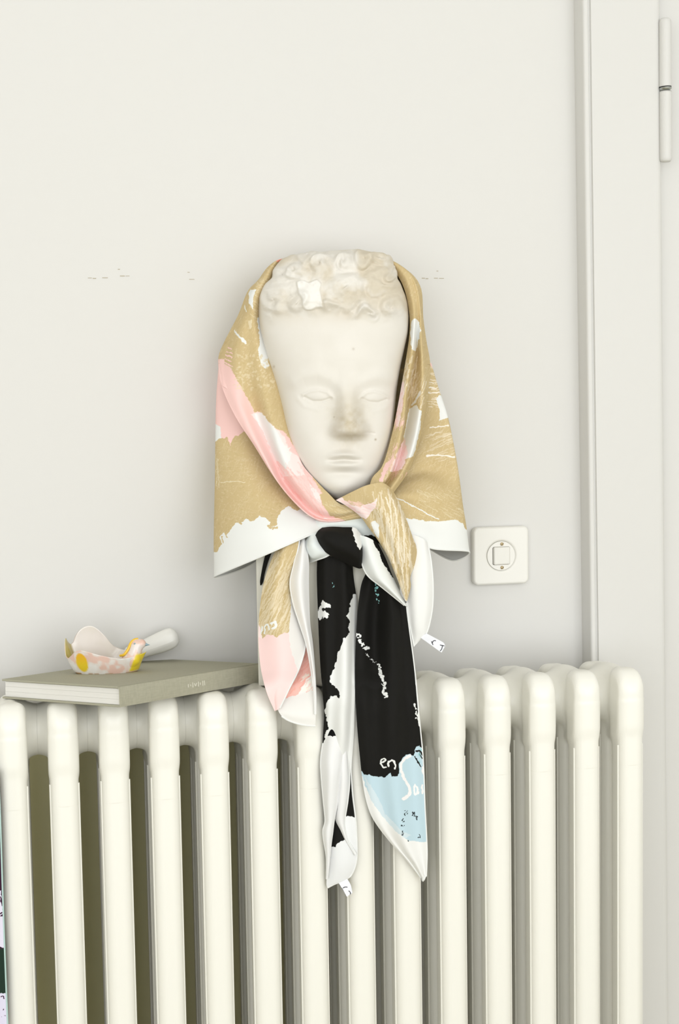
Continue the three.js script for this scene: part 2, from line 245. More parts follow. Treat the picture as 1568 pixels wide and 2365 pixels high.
{
  // ceramic dish in the shape of a bird
  const base = onPlane(248, 1552, 0.0243), sc = base.clone().sub(CAM).dot(fw) / FPX;         // metres per pixel there
  const t = thing('bird_dish', 'small hand-painted ceramic dish shaped like a bird with pink and yellow glaze, on the book', 'dish', base);
  const gaze = (o) => new THREE.MeshPhysicalMaterial({ roughness: 0.3, clearcoat: 0.7, clearcoatRoughness: 0.15, side: THREE.DoubleSide, ...o });
  const Rv = V(Math.cos(PSI), 0, Math.sin(PSI)), M = new THREE.Matrix4().makeBasis(Rv, V(0, 1, 0), FH.clone()); t.quaternion.setFromRotationMatrix(M);
  // wall of the dish: angle 0 = head side, 90 = back, 180 = tail, 270 = front; heights in pixels
  const rim = [[0, 46], [25, 42], [50, 42], [72, 44], [84, 52], [95, 78], [106, 96], [116, 103], [128, 99], [141, 84], [150, 66], [158, 66], [168, 76], [174, 80], [182, 68], [190, 44], [201, 36], [210, 40], [223, 52], [240, 57], [270, 46], [295, 40], [330, 42], [345, 46], [360, 46]];
  const rx0 = 70, rx1 = 92, rz0 = 40, rz1 = 52, nA = 160, nH = 26, pos = [], col = [], idx = [];
  const cl = (r, g, b) => [r, g, b];
  function paint(x, y, z, inside, a) {
    let c = cl(0.8, 0.74, 0.68); const n = fbm(x * 0.05, y * 0.05, z * 0.05 + (inside ? 9 : 0), 3); const mix = (k, q) => { c = c.map((v, i) => v + (q[i] - v) * clamp(k, 0, 1)); };
    if (inside) { mix(sst(150, 160, a) * (1 - sst(206, 216, a)), [0.42, 0.33, 0.07]); mix(sst(-0.1, 0.4, n) * 0.2, [0.7, 0.66, 0.52]); return c; }
    mix(sst(-0.02, 0.2, n) * 0.8, [0.78, 0.5, 0.4]); mix(sst(0.1, 0.4, -n), [0.84, 0.82, 0.78]);
    const front = z > 0 ? 1 : 0; const ov = Math.hypot((x + 51 + (y - 30) * 0.18) / 14.5, (y - 30) / 23); mix(front * (1 - sst(0.9, 1.05, ov)), [0.83, 0.6 - 0.15 * sst(20, 50, y), 0.015]);
    mix(sst(58, 64, x - (y - 20) * 0.5) * sst(4, 8, y) * front, [0.86, 0.66, 0.02]);
    mix((1 - sst(3, 6, y)) * sst(0.0, 0.25, noise(x * 0.12, 2)), [0.45, 0.25, 0.08]);
    return c;
  }
  const wv = (a, k) => 1 + 0.025 * noise(Math.cos(a) * 2.2 + 7, Math.sin(a) * 2.2, k * 2);
  for (let s = 0; s < 2; s++) for (let j = 0; j <= nH; j++) for (let i = 0; i <= nA; i++) {
    const a = i / nA * 360, ar = a * Math.PI / 180, h = tab(rim, a), k = j / nH; let rr = Math.pow(k, 0.7); const th = (s ? 4.5 : 0) * (1 - 0.55 * k);
    const lean = a > 60 && a < 160 ? -16 * k * k * sst(75, 100, a) * (1 - sst(135, 155, a)) : 0;
    let x = -2 + (rx0 + (rx1 - rx0) * rr * (a > 150 && a < 215 ? 1.05 : 0.98) - th) * Math.cos(ar) * wv(ar, k), z = -(rz0 + (rz1 - rz0) * rr - th + lean) * Math.sin(ar) * wv(ar, k), y = h * k + (s ? (1 - k) * 6 : 0);
    y += 2 * noise(a * 0.06, 3) * k; const c = paint(x, y, z, s === 1, a);
    pos.push(x * sc, y * sc, z * sc); col.push(...c);
  }
  const N1 = (nA + 1) * (nH + 1);
  for (let s = 0; s < 2; s++) for (let j = 0; j < nH; j++) for (let i = 0; i < nA; i++) { const a = s * N1 + j * (nA + 1) + i, b = a + 1, c = a + nA + 1, d = c + 1; if (s) idx.push(a, c, b, b, c, d); else idx.push(a, b, c, b, d, c); }
  for (let i = 0; i < nA; i++) { const a = nH * (nA + 1) + i; idx.push(a, a + 1, a + N1, a + 1, a + 1 + N1, a + N1); }
  for (let s = 0; s < 2; s++) { const c = pos.length / 3; pos.push(0, (s ? 5 : 0) * sc, 0); col.push(0.7, 0.62, 0.5); for (let i = 0; i < nA; i++) idx.push(c, s * N1 + i + (s ? 0 : 1), s * N1 + i + (s ? 1 : 0)); }
  const g = new THREE.BufferGeometry(); g.setAttribute('position', new THREE.Float32BufferAttribute(pos, 3)); g.setAttribute('color', new THREE.Float32BufferAttribute(col, 3)); g.setIndex(idx); g.computeVertexNormals();
  mesh('dish_body', g, gaze({ vertexColors: true }), t);
  // neck and head: a tapering bent limb meshed from a field
  const bone = [[48, 21, 14, 20], [61, 34, 17, 18], [68, 52, 15, 14], [72, 64, 13, 13], [82, 67, 12, 10.5]];
  const seg = (p, a, b) => { const d = [b[0] - a[0], b[1] - a[1], b[2] - a[2]], q = [p[0] - a[0], p[1] - a[1], p[2] - a[2]]; const u = clamp((q[0] * d[0] + q[1] * d[1] + q[2] * d[2]) / (d[0] ** 2 + d[1] ** 2 + d[2] ** 2), 0, 1); return Math.hypot(q[0] - d[0] * u, q[1] - d[1] * u, q[2] - d[2] * u) - (a[3] + (b[3] - a[3]) * u); };
  const smin = (a, b, k) => { const h = Math.max(k - Math.abs(a - b), 0) / k; return Math.min(a, b) - h * h * k * 0.25; };
  const hg = surfaceNet((x, y, z) => { let d = 1e3; for (let i = 0; i < bone.length - 1; i++) d = smin(d, seg([x, y, z], bone[i], bone[i + 1]), 6); return Math.max(d, -(y - 1.5)); }, [20, 0, -20], [104, 90, 44], [60, 64, 46]);
  const hp = hg.attributes.position, hc = [];
  for (let i = 0; i < hp.count; i++) {
    const x = hp.getX(i), y = hp.getY(i), z = hp.getZ(i); const n = fbm(x * 0.08, y * 0.08, z * 0.08, 3); let c = [0.8, 0.72, 0.66]; const mix = (k, q) => { c = c.map((v, j) => v + (q[j] - v) * clamp(k, 0, 1)); };
    mix(sst(0, 0.25, n + 0.12) * 0.7, [0.8, 0.5, 0.38]); mix(sst(60, 72, y) * sst(74, 84, x) * 0.6, [0.8, 0.52, 0.42]);
    mix(sst(59, 64, x - (y - 22) * 0.42) * sst(5, 9, y) * (1 - sst(42, 50, y)), [0.86, 0.66, 0.02]);
    hc.push(...c); hp.setXYZ(i, x * sc, y * sc, z * sc);
  }
  hg.setAttribute('color', new THREE.Float32BufferAttribute(hc, 3)); hg.computeVertexNormals();
  const hd = mesh('bird_head', hg, gaze({ vertexColors: true }), t);
  const yel = gaze({ color: new THREE.Color().setRGB(0.84, 0.52, 0.015) }), blu = gaze({ color: new THREE.Color().setRGB(0.25, 0.36, 0.4) });
  const cp = [[34, 41, 18], [44, 45, 26], [53, 57, 24], [59, 70, 19], [66, 76.5, 16], [75, 78, 13]].map((p) => V(p[0] * sc, p[1] * sc, p[2] * sc));
  mesh('crest', new THREE.TubeGeometry(new THREE.CatmullRomCurve3(cp), 30, 3.2 * sc, 10), yel, hd).userData.label = 'yellow painted crest';
  const bk = new THREE.ConeGeometry(6 * sc, 15 * sc, 16); bk.scale(1, 1, 0.8); bk.rotateZ(-Math.PI / 2 - 0.12); bk.translate(94.5 * sc, 64.5 * sc, 12 * sc); mesh('beak', bk, blu, hd).userData.label = 'blue grey painted beak';
  const ey = new THREE.SphereGeometry(2.6 * sc, 14, 10); ey.scale(1.2, 0.9, 0.7); ey.translate(69 * sc, 69 * sc, 25 * sc); mesh('eye', ey, blu, hd);
}
{
  const P0 = onPlane(292, 1514, 0.034), P1 = at(398, 1473, -0.184), L = P0.distanceTo(P1), r = 0.0136;
  const t = thing('white_stick', 'thick white round-ended stick leaning on the wall behind the bird dish', 'stick', P0); t.quaternion.setFromUnitVectors(V(0, 1, 0), P1.clone().sub(P0).normalize());
  const pr = [[0.0001, 0], [r * 0.5, 0.0002], [r * 0.75, 0.002], [r * 0.82, 0.008], [r * 0.86, L * 0.4], [r, L * 0.75], [r * 1.03, L * 0.93], [r * 0.95, L * 1.03], [r * 0.6, L * 1.1], [0.0001, L * 1.12]].map((p) => new THREE.Vector2(...p));
  const g = new THREE.LatheGeometry(pr, 40); const p = g.attributes.position; for (let i = 0; i < p.count; i++) { const k = 1 + 0.05 * noise(p.getX(i) * 150, p.getY(i) * 60, p.getZ(i) * 150); p.setXYZ(i, p.getX(i) * k, p.getY(i), p.getZ(i) * k); } g.computeVertexNormals();
  mesh('stick_body', g, std(new THREE.Color().setRGB(0.86, 0.85, 0.8), 0.5), t);
}

// ------------------------------------------------------------ plinth under the head
const S = O.clone().sub(CAM).dot(fw) / FPX;                    // metres per pixel at the head
const Rh = V(Math.cos(PSI), 0, Math.sin(PSI));
{
  const fl = atD(599, 1581, 0.058), fr = atD(925, 1581, 0.058), wid = fl.distanceTo(fr), c = fl.clone().lerp(fr, 0.5); c.y = fl.y * 0.5 + fr.y * 0.5;
  const t = thing('plinth', 'plain cream box used as a plinth beneath the plaster head', 'plinth', c); t.quaternion.setFromRotationMatrix(new THREE.Matrix4().makeBasis(Rh, V(0, 1, 0), FH.clone()));
  const top = atD(775, 1188, 0.058).y - c.y, s = new THREE.Shape(); s.moveTo(0, 0); s.lineTo(0, top); s.lineTo(-0.11, top); s.lineTo(-0.11, -0.0095); s.closePath();
  const g = new THREE.ExtrudeGeometry(s, { depth: wid, bevelEnabled: true, bevelSize: 0.001, bevelThickness: 0.001, bevelOffset: -0.001, bevelSegments: 2 }); g.rotateY(-Math.PI / 2); g.translate(wid / 2, 0, 0);
  mesh('plinth_body', g, std(new THREE.Color().setRGB(0.8, 0.78, 0.68), 0.75, { bumpMap: rollerBump, bumpScale: 0.0003 }), t);
}

// ------------------------------------------------------------ plaster head
{
  const t = thing('plaster_head', 'cream plaster cast of a classical face with curly hair, wrapped in a tan headscarf', 'sculpture', O.clone());
  t.quaternion.setFromRotationMatrix(new THREE.Matrix4().makeBasis(rt.clone().setY(rt.y).normalize(), FH.clone().cross(rt).normalize(), FH.clone().addScaledVector(rt, -FH.dot(rt)).normalize()));
  const XLt = [[586, 742], [592, 690], [600, 660], [615, 642], [630, 632], [645, 630], [660, 613], [690, 601], [715, 598], [740, 598], [770, 602], [800, 609], [850, 624], [900, 637], [950, 650], [1000, 660], [1040, 673], [1080, 692], [1110, 711], [1130, 731], [1143, 757], [1150, 780]];
  const XRt = [[586, 850], [592, 885], [600, 900], [615, 907], [630, 912], [645, 913], [660, 922], [690, 936], [715, 942], [740, 943], [770, 941], [800, 935], [850, 924], [900, 916], [950, 911], [1000, 905], [1040, 896], [1080, 883], [1110, 868], [1130, 848], [1143, 822], [1150, 800]];
  const FR = [[586, 20], [600, 55], [630, 82], [680, 102], [740, 110], [850, 113], [950, 116], [1050, 118], [1100, 114], [1130, 100], [1145, 84], [1150, 78]];
  const G = (x, y, cx, cy, sx, sy, rot = 0) => { const c = Math.cos(rot), s = Math.sin(rot), u = (x - cx) * c + (y - cy) * s, v = -(x - cx) * s + (y - cy) * c; return Math.exp(-(u * u) / (sx * sx) - (v * v) / (sy * sy)); };
  const ridge = (x, y, pts, w) => { let m = 1e9; for (let i = 0; i < pts.length - 1; i++) { const [ax, ay] = pts[i], [bx, by] = pts[i + 1]; const u = clamp(((x - ax) * (bx - ax) + (y - ay) * (by - ay)) / ((bx - ax) ** 2 + (by - ay) ** 2), 0, 1); m = Math.min(m, Math.hypot(x - ax - (bx - ax) * u, y - ay - (by - ay) * u)); } return Math.exp(-(m * m) / (w * w)); };
  const curls = [[798, 678, 46, 1], [690, 640, 26, -1], [655, 640, 24, 1], [740, 625, 30, 1], [790, 615, 28, -1], [840, 610, 24, 1], [875, 605, 26, -1], [880, 660, 40, -1], [640, 700, 34, 1], [900, 715, 30, 1], [690, 705, 26, -1], [760, 720, 26, 1], [848, 728, 26, -1], [715, 600, 22, 1], [905, 640, 22, 1], [820, 745, 18, 1]];
  const browL = [[682, 882], [700, 870], [735, 864], [765, 875], [782, 893]], browR = [[826, 888], [845, 877], [872, 870], [905, 876]];
  const lidL = [[702, 912], [718, 904], [738, 901], [757, 906], [768, 918]], lidLb = [[706, 917], [725, 926], [745, 926], [766, 919]];
  const lidR = [[832, 918], [845, 907], [862, 904], [880, 909], [893, 918]], lidRb = [[834, 920], [850, 927], [870, 929], [890, 922]];
  const sockL = [[690, 920], [705, 936], [735, 944], [765, 936]], sockR = [[835, 938], [860, 948], [885, 943], [905, 925]];
  const mouth = [[750, 1057], [770, 1059], [795, 1057], [815, 1059], [838, 1057]];
  const disp = (x, y) => {
    let d = 0;
    d += 6.5 * ridge(x, y, browL, 17) + 6 * ridge(x, y, browR, 16);
    d -= 11 * G(x, y, 738, 914, 40, 24) + 11 * G(x, y, 863, 916, 36, 24);
    d += 12 * G(x, y, 738, 914, 29, 15) + 12 * G(x, y, 863, 917, 27, 15);
    d += 3.2 * ridge(x, y, lidL, 4) - 3.4 * ridge(x, y, lidLb, 3) + 3.2 * ridge(x, y, lidR, 4) - 3.4 * ridge(x, y, lidRb, 3);
    d += 2 * ridge(x, y, sockL, 6) + 2 * ridge(x, y, sockR, 6);
    // nose
    const ny = (y - 872) / (990 - 872); if (ny > -0.3 && ny < 1.35) {
      const cx = 800 + 6 * ny, hw = 19 + 9 * clamp(ny, 0, 1), hgt = tab([[-0.3, 0], [0, 7], [0.3, 20], [0.6, 36], [0.85, 50], [0.98, 53], [1.07, 44], [1.14, 20], [1.22, 4], [1.35, 0]], ny);
      d += hgt * Math.exp(-Math.pow(Math.abs(x - cx) / hw, 2.4));
    }
    d += 17 * G(x, y, 779, 990, 14, 15) + 17 * G(x, y, 836, 988, 13, 15);
    d -= 3 * G(x, y, 760, 1002, 12, 22, 0.5) + 3 * G(x, y, 856, 1000, 12, 22, -0.5);
    // mouth and chin
    d += 6 * G(x, y, 794, 1055, 62, 40);
    d += 10 * G(x, y, 782, 1045, 20, 8, -0.12) + 10 * G(x, y, 808, 1045, 20, 8, 0.12) - 4 * G(x, y, 796, 1026, 8, 14);
    d -= 7 * ridge(x, y, mouth, 4.5) * (1 - sst(18, 46, Math.abs(x - 794))); d += 11 * G(x, y, 795, 1069, 32, 9.5); d -= 7 * G(x, y, 794, 1087, 34, 8);
    d += 15 * G(x, y, 790, 1118, 44, 22) + 7 * G(x, y, 690, 985, 45, 50) + 7 * G(x, y, 885, 985, 34, 50);
    d -= 5 * G(x, y, 640, 880, 30, 60) + 4 * G(x, y, 915, 870, 20, 60);
    d += 3 * G(x, y, 845, 835, 50, 20) + 3 * G(x, y, 740, 835, 50, 20);
    // chips
    d -= 2 * ridge(x, y, [[842, 995], [862, 998]], 3);
    // broken patch of the fringe
    const inn = Math.max(Math.abs(x - 718 + (y - 690) * -0.25) - 24, Math.abs(y - 690) - 32); d += 7 * (1 - sst(-3, 3, inn + 9 * noise(x * 0.06, y * 0.06)));
    return d;
  };
  const hair = (x, y) => {
    const line = 742 + 12 * noise(x * 0.03, 4) + 8 * sst(60, 0, Math.abs(x - 820)); const k = 1 - sst(line - 26, line + 6, y); if (k <= 0) return 0;
    let d = 6 + 13 * fbm(x * 0.024, y * 0.03, 2, 4);
    for (const [cx, cy, R, s] of curls) { const wx = 9 * noise(x * 0.035, y * 0.035, cx), wy = 9 * noise(x * 0.035, y * 0.035, cx + 5); const r = Math.hypot(x + wx - cx, (y + wy - cy) * (1.05 + 0.3 * hash(cx, cy))); if (r < R * 1.25) { const a = Math.atan2(y + wy - cy, x + wx - cx) + 6 * hash(cy, cx); const e = 1 - sst(R * 0.75, R * 1.25, r); d += e * (13 * Math.sqrt(Math.max(0, 1 - (r / R / 1.25) ** 2)) + 3.6 * Math.cos(r / R * (5 + 2 * hash(cx, 3)) - s * a)); } }
    return d * k;
  };
  const nT = 560, nY = 520, pos = [], col = [], idx = [];
  const y0 = 586, y1 = 1150;
  for (let j = 0; j <= nY; j++) {
    const y = y0 + (y1 - y0) * j / nY, xl = tab(XLt, y), xr = tab(XRt, y), cx = (xl + xr) / 2, h = (xr - xl) / 2, f = tab(FR, y), b = 85 * Math.sqrt(clamp(f / 112, 0, 1));
    for (let i = 0; i < nT; i++) {
      const q = i / nT; let a = q < 0.76 ? -Math.PI / 2 + Math.PI * q / 0.76 : Math.PI / 2 + Math.PI * (q - 0.76) / 0.24;
      const s = Math.sin(a), c = Math.cos(a), n = 2 / 2.35; let x = cx + h * Math.sign(s) * Math.pow(Math.abs(s), n), w = (c > 0 ? f : b) * Math.sign(c) * Math.pow(Math.abs(c), n);
      const fr = c > 0 ? sst(0.0, 0.3, c) : 0; const D = disp(x, y), hd = hair(x, y) * (c > -0.2 ? 1 : 0.2);
      w += fr * D + hd * Math.max(0, c) * 0.9; const xx = x + hd * s * 0.22; const yy = y - hd * sst(640, 590, y) * 0.28 * (c > 0 ? 1 : 0.3) - 3 * noise(x * 0.08, 7) * sst(612, 590, y);
      pos.push((xx - 780) * S, -(yy - 880) * S, w * S);
      // plaster colour: warm white with yellowed grime in the hair, a rubbed darker nose
      const g1 = fbm(x * 0.02, y * 0.02, 1, 4), g2 = fbm(x * 0.11, y * 0.11, 5, 3); let C = [0.80 + 0.03 * g1, 0.765 + 0.03 * g1, 0.70 + 0.035 * g1]; const mix = (k, q2) => { C = C.map((v, m) => v + (q2[m] - v) * clamp(k, 0, 1)); };
      mix(0.75 * sst(775, 680, y) * sst(-0.35, 0.35, g1 * 1.3 + 0.15 * g2), [0.62, 0.54, 0.4]);
      mix(0.95 * G(x, y, 806, 972, 36, 48) * (0.75 + 0.5 * g2), [0.56, 0.475, 0.33]); mix(0.35 * G(x, y, 805, 930, 26, 34), [0.68, 0.62, 0.5]);
      mix(0.4 * G(x, y, 665, 705, 36, 18), [0.62, 0.55, 0.42]); mix(0.35 * G(x, y, 800, 735, 22, 12), [0.62, 0.52, 0.38]);
      const inn = Math.max(Math.abs(x - 718 + (y - 690) * -0.25) - 24, Math.abs(y - 690) - 32); mix((1 - sst(-3, 3, inn + 9 * noise(x * 0.06, y * 0.06))), [0.88, 0.855, 0.8]);
      mix(G(x, y, 865, 1012, 2.5, 2.5) * 0.8 + G(x, y, 815, 810, 3, 3) * 0.4 + G(x, y, 772, 961, 2, 2) * 0.5 + G(x, y, 635, 848, 2.5, 3) * 0.5, [0.4, 0.32, 0.22]);
      col.push(...C);
    }
  }
  for (let j = 0; j < nY; j++) for (let i = 0; i < nT; i++) { const a = j * nT + i, b = j * nT + (i + 1) % nT, c = a + nT, d = b + nT; idx.push(a, c, b, b, c, d); }
  for (const j of [0, nY]) { const k = pos.length / 3; let x = 0, y = 0, z = 0; for (let i = 0; i < nT; i++) { const o = (j * nT + i) * 3; x += pos[o]; y += pos[o + 1]; z += pos[o + 2]; } pos.push(x / nT, y / nT + (j ? -0.002 : 0.002), z / nT); col.push(0.8, 0.74, 0.64); for (let i = 0; i < nT; i++) { const a = j * nT + i, b = j * nT + (i + 1) % nT; if (j) idx.push(k, b, a); else idx.push(k, a, b); } }
  const g = new THREE.BufferGeometry(); g.setAttribute('position', new THREE.Float32BufferAttribute(pos, 3)); g.setAttribute('color', new THREE.Float32BufferAttribute(col, 3)); g.setIndex(idx); g.computeVertexNormals();
  const pb = noiseTex(256, 256, (u, v) => { const a = 128 + 100 * fbm(u * 40, v * 40, 8, 3); return [a, a, a]; });
  { const n = new THREE.LatheGeometry([[0.0001, -306], [70, -306], [66, -290], [62, -262], [0.0001, -255]].map((p) => new THREE.Vector2(p[0] * S, p[1] * S)), 32); n.scale(1.15, 1, 0.7); mesh('neck_stump', n, std('#d9cfbb', 0.9), t); }
  mesh('plaster_face', g, std('#ffffff', 0.88, { vertexColors: true, bumpMap: pb, bumpScale: 0.0004 }), t);
}

// ------------------------------------------------------------ cloth
const TAN = '#cfb98b', TANL = '#e3d4b2', PINK = '#f9d1cb', PINKL = '#fbe6e2', WHITE = '#eeefec', BLACK = '#13120f', BLUE = '#c3dbe5', TEAL = '#8cc4c4';
function poly(c, pts, fill) { c.fillStyle = fill; c.beginPath(); pts.forEach((p, i) => (i ? c.lineTo(p[0], p[1]) : c.moveTo(p[0], p[1]))); c.closePath(); c.fill(); }
function line(c, pts, color, w, curve = true) {
  c.strokeStyle = color; c.lineWidth = w; c.lineCap = 'round'; c.lineJoin = 'round'; c.beginPath(); c.moveTo(pts[0][0], pts[0][1]);
  if (!curve || pts.length < 3) for (const p of pts.slice(1)) c.lineTo(p[0], p[1]);
  else { for (let i = 1; i < pts.length - 1; i++) { const m = i === pts.length - 2 ? pts[i + 1] : [(pts[i][0] + pts[i + 1][0]) / 2, (pts[i][1] + pts[i + 1][1]) / 2]; c.quadraticCurveTo(pts[i][0], pts[i][1], m[0], m[1]); } }
  c.stroke();
}
function streaks(c, x0, y0, x1, y1, ang, n, color, len, w = 1.2, al = 0.5) {     // dry brush marks
  c.save(); c.globalAlpha = al; for (let i = 0; i < n; i++) { const x = x0 + (x1 - x0) * rnd(), y = y0 + (y1 - y0) * rnd(), a = ang + (rnd() - 0.5) * 0.35, l = len * (0.4 + rnd()); line(c, [[x, y], [x + Math.cos(a) * l * 0.5 + (rnd() - 0.5) * 3, y + Math.sin(a) * l * 0.5], [x + Math.cos(a) * l, y + Math.sin(a) * l]], color, w * (0.4 + rnd())); } c.restore();
}
function speck(c, x0, y0, x1, y1, n, color, r, al = 0.6) { c.save(); c.globalAlpha = al; c.fillStyle = color; for (let i = 0; i < n; i++) { c.beginPath(); c.ellipse(x0 + (x1 - x0) * rnd(), y0 + (y1 - y0) * rnd(), r * (0.4 + rnd()), r * (0.3 + 0.8 * rnd()), rnd() * 3, 0, 6.3); c.fill(); } c.restore(); }
function trail(c, pts, color, w, n) { c.fillStyle = color; for (let i = 0; i < n; i++) { const t = i / n * (pts.length - 1), k = Math.min(pts.length - 2, Math.floor(t)), u = t - k; const x = pts[k][0] + (pts[k + 1][0] - pts[k][0]) * u, y = pts[k][1] + (pts[k + 1][1] - pts[k][1]) * u; if (rnd() < 0.78) { c.beginPath(); c.ellipse(x + (rnd() - 0.5) * w * 1.6, y + (rnd() - 0.5) * 4, w * (0.2 + 0.6 * rnd()), w * (0.25 + 0.6 * rnd()), rnd() * 3, 0, 6.3); c.fill(); } } }

const clearOfRadiator = (px) => 0.128 - (px - 600) * 0.000117;
function cloth(name, parent, rows, draw, o = {}) {
  const nu = o.nu || 48, nv = o.nv || 96, th = (o.th || 0.0007) / 2, m = rows[0].length, n = rows.length;
  const P = [], Q = [];
  for (let j = 0; j <= nv; j++) {
    const v = j / nv, row = []; for (let c = 0; c < m; c++) row.push([0, 1, 2].map((k) => crv(rows.map((r) => r[c][k]), v)));
    for (let i = 0; i <= nu; i++) {
      const u = i / nu, q = [0, 1, 2].map((k) => crv(row.map((r) => r[k]), u)); if (o.wr) q[2] += o.wr(u, v, q[0], q[1]);
      if (o.clear !== undefined && q[1] > 1545) { const mn = clearOfRadiator(q[0]) + o.clear; const k = sst(1545, 1605, q[1]); q[2] = q[2] + (Math.max(q[2], mn) - q[2]) * k; }
      Q.push(q); P.push(atD(q[0], q[1], q[2]));
    }
  }
  const id = (i, j) => j * (nu + 1) + i, N = P.length, nor = [];
  for (let j = 0; j <= nv; j++) for (let i = 0; i <= nu; i++) { const a = P[id(Math.min(nu, i + 1), j)].clone().sub(P[id(Math.max(0, i - 1), j)]), b = P[id(i, Math.min(nv, j + 1))].clone().sub(P[id(i, Math.max(0, j - 1))]); nor.push(b.cross(a).normalize()); }
  const pos = [], uv = [], nr = [], idx = [];
  for (const s of [1, -1]) for (let k = 0; k < N; k++) { const p = P[k].clone().addScaledVector(nor[k], s * th); pos.push(p.x, p.y, p.z); nr.push(nor[k].x * s, nor[k].y * s, nor[k].z * s); uv.push((k % (nu + 1)) / nu, Math.floor(k / (nu + 1)) / nv); }
  for (let j = 0; j < nv; j++) for (let i = 0; i < nu; i++) { const a = id(i, j), b = id(i + 1, j), c = id(i, j + 1), d = id(i + 1, j + 1); idx.push(a, c, b, b, c, d, a + N, b + N, c + N, b + N, d + N, c + N); }
  const rim = (list) => { for (let k = 0; k < list.length - 1; k++) { const a = list[k], b = list[k + 1]; idx.push(a, b, a + N, b, b + N, a + N); } };
  const U = (j) => Array.from({ length: nu + 1 }, (_, i) => id(i, j)), Vv = (i) => Array.from({ length: nv + 1 }, (_, j) => id(i, j));
  rim(U(0)); rim(U(nv)); rim(Vv(0)); rim(Vv(nu));
  const g = new THREE.BufferGeometry(); g.setAttribute('position', new THREE.Float32BufferAttribute(pos, 3)); g.setAttribute('normal', new THREE.Float32BufferAttribute(nr, 3)); g.setAttribute('uv', new THREE.Float32BufferAttribute(uv, 2)); g.setIndex(idx);
  // the print: drawn on the laid-out cloth, then carried into the cloth's own u, v
  let x0 = 1e9, x1 = -1e9, y0 = 1e9, y1 = -1e9; for (const q of Q) { x0 = Math.min(x0, q[0]); x1 = Math.max(x1, q[0]); y0 = Math.min(y0, q[1]); y1 = Math.max(y1, q[1]); }
  x0 -= 6; x1 += 6; y0 -= 6; y1 += 6; const sc = 2, cw = Math.ceil((x1 - x0) * sc), ch = Math.ceil((y1 - y0) * sc), cv = document.createElement('canvas'); cv.width = cw; cv.height = ch; const ctx = cv.getContext('2d'); ctx.scale(sc, sc); ctx.translate(-x0, -y0); draw(ctx); const im = ctx.getImageData(0, 0, cw, ch).data;
  let lu = 0, lv = 0; const mid = Math.floor(nv / 2); for (let i = 0; i < nu; i++) lu += P[id(i, mid)].distanceTo(P[id(i + 1, mid)]); for (let j = 0; j < nv; j++) lv += P[id(nu >> 1, j)].distanceTo(P[id(nu >> 1, j + 1)]);
  const tw = clamp(Math.round(lu / S * 1.7), 64, 1100), tht = clamp(Math.round(lv / S * 1.7), 64, 1400), data = new Uint8Array(tw * tht * 4), wp = o.warp === undefined ? 3 : o.warp;
  for (let b = 0; b < tht; b++) for (let a = 0; a < tw; a++) {
    const fu = (a + 0.5) / tw * nu, fv = (b + 0.5) / tht * nv, i = Math.min(nu - 1, Math.floor(fu)), j = Math.min(nv - 1, Math.floor(fv)), s = fu - i, t = fv - j; const A = Q[id(i, j)], B = Q[id(i + 1, j)], C = Q[id(i, j + 1)], D = Q[id(i + 1, j + 1)];
    let x = (A[0] * (1 - s) + B[0] * s) * (1 - t) + (C[0] * (1 - s) + D[0] * s) * t, y = (A[1] * (1 - s) + B[1] * s) * (1 - t) + (C[1] * (1 - s) + D[1] * s) * t;
    if (wp) { const n1 = fbm(x * 0.16, y * 0.16, 3, 3), n2 = fbm(x * 0.16 + 40, y * 0.16, 9, 3); x += n1 * wp; y += n2 * wp; }
    const X = clamp(Math.round((x - x0) * sc), 0, cw - 1), Y = clamp(Math.round((y - y0) * sc), 0, ch - 1), q = (Y * cw + X) * 4, k = (b * tw + a) * 4; data[k] = im[q]; data[k + 1] = im[q + 1]; data[k + 2] = im[q + 2]; data[k + 3] = 255;
  }
  const tex = new THREE.DataTexture(data, tw, tht); tex.colorSpace = THREE.SRGBColorSpace; tex.magFilter = tex.minFilter = THREE.LinearFilter; tex.needsUpdate = true;
  const mat = new THREE.MeshPhysicalMaterial({ map: tex, roughness: 0.75, specularIntensity: 0.4, side: THREE.DoubleSide });
  const ms = mesh(name, inWorld(g, parent), mat, parent); if (o.label) ms.userData.label = o.label;
  for (const e of o.hem || []) {                                // rolled hem along an edge
    const list = e === 'v0' ? U(0) : e === 'v1' ? U(nv) : e === 'u0' ? Vv(0) : Vv(nu); const pts = list.filter((_, k) => k % 2 === 0).map((k) => P[k].clone());
    mesh('rolled_hem', inWorld(new THREE.TubeGeometry(new THREE.CatmullRomCurve3(pts), pts.length * 2, 0.0011, 6), ms), std(o.hemColor || WHITE, 0.75), ms);
  }
  return ms;
}
const zip = (xy, d) => xy.map((p, i) => [p[0], p[1], d[i]]);

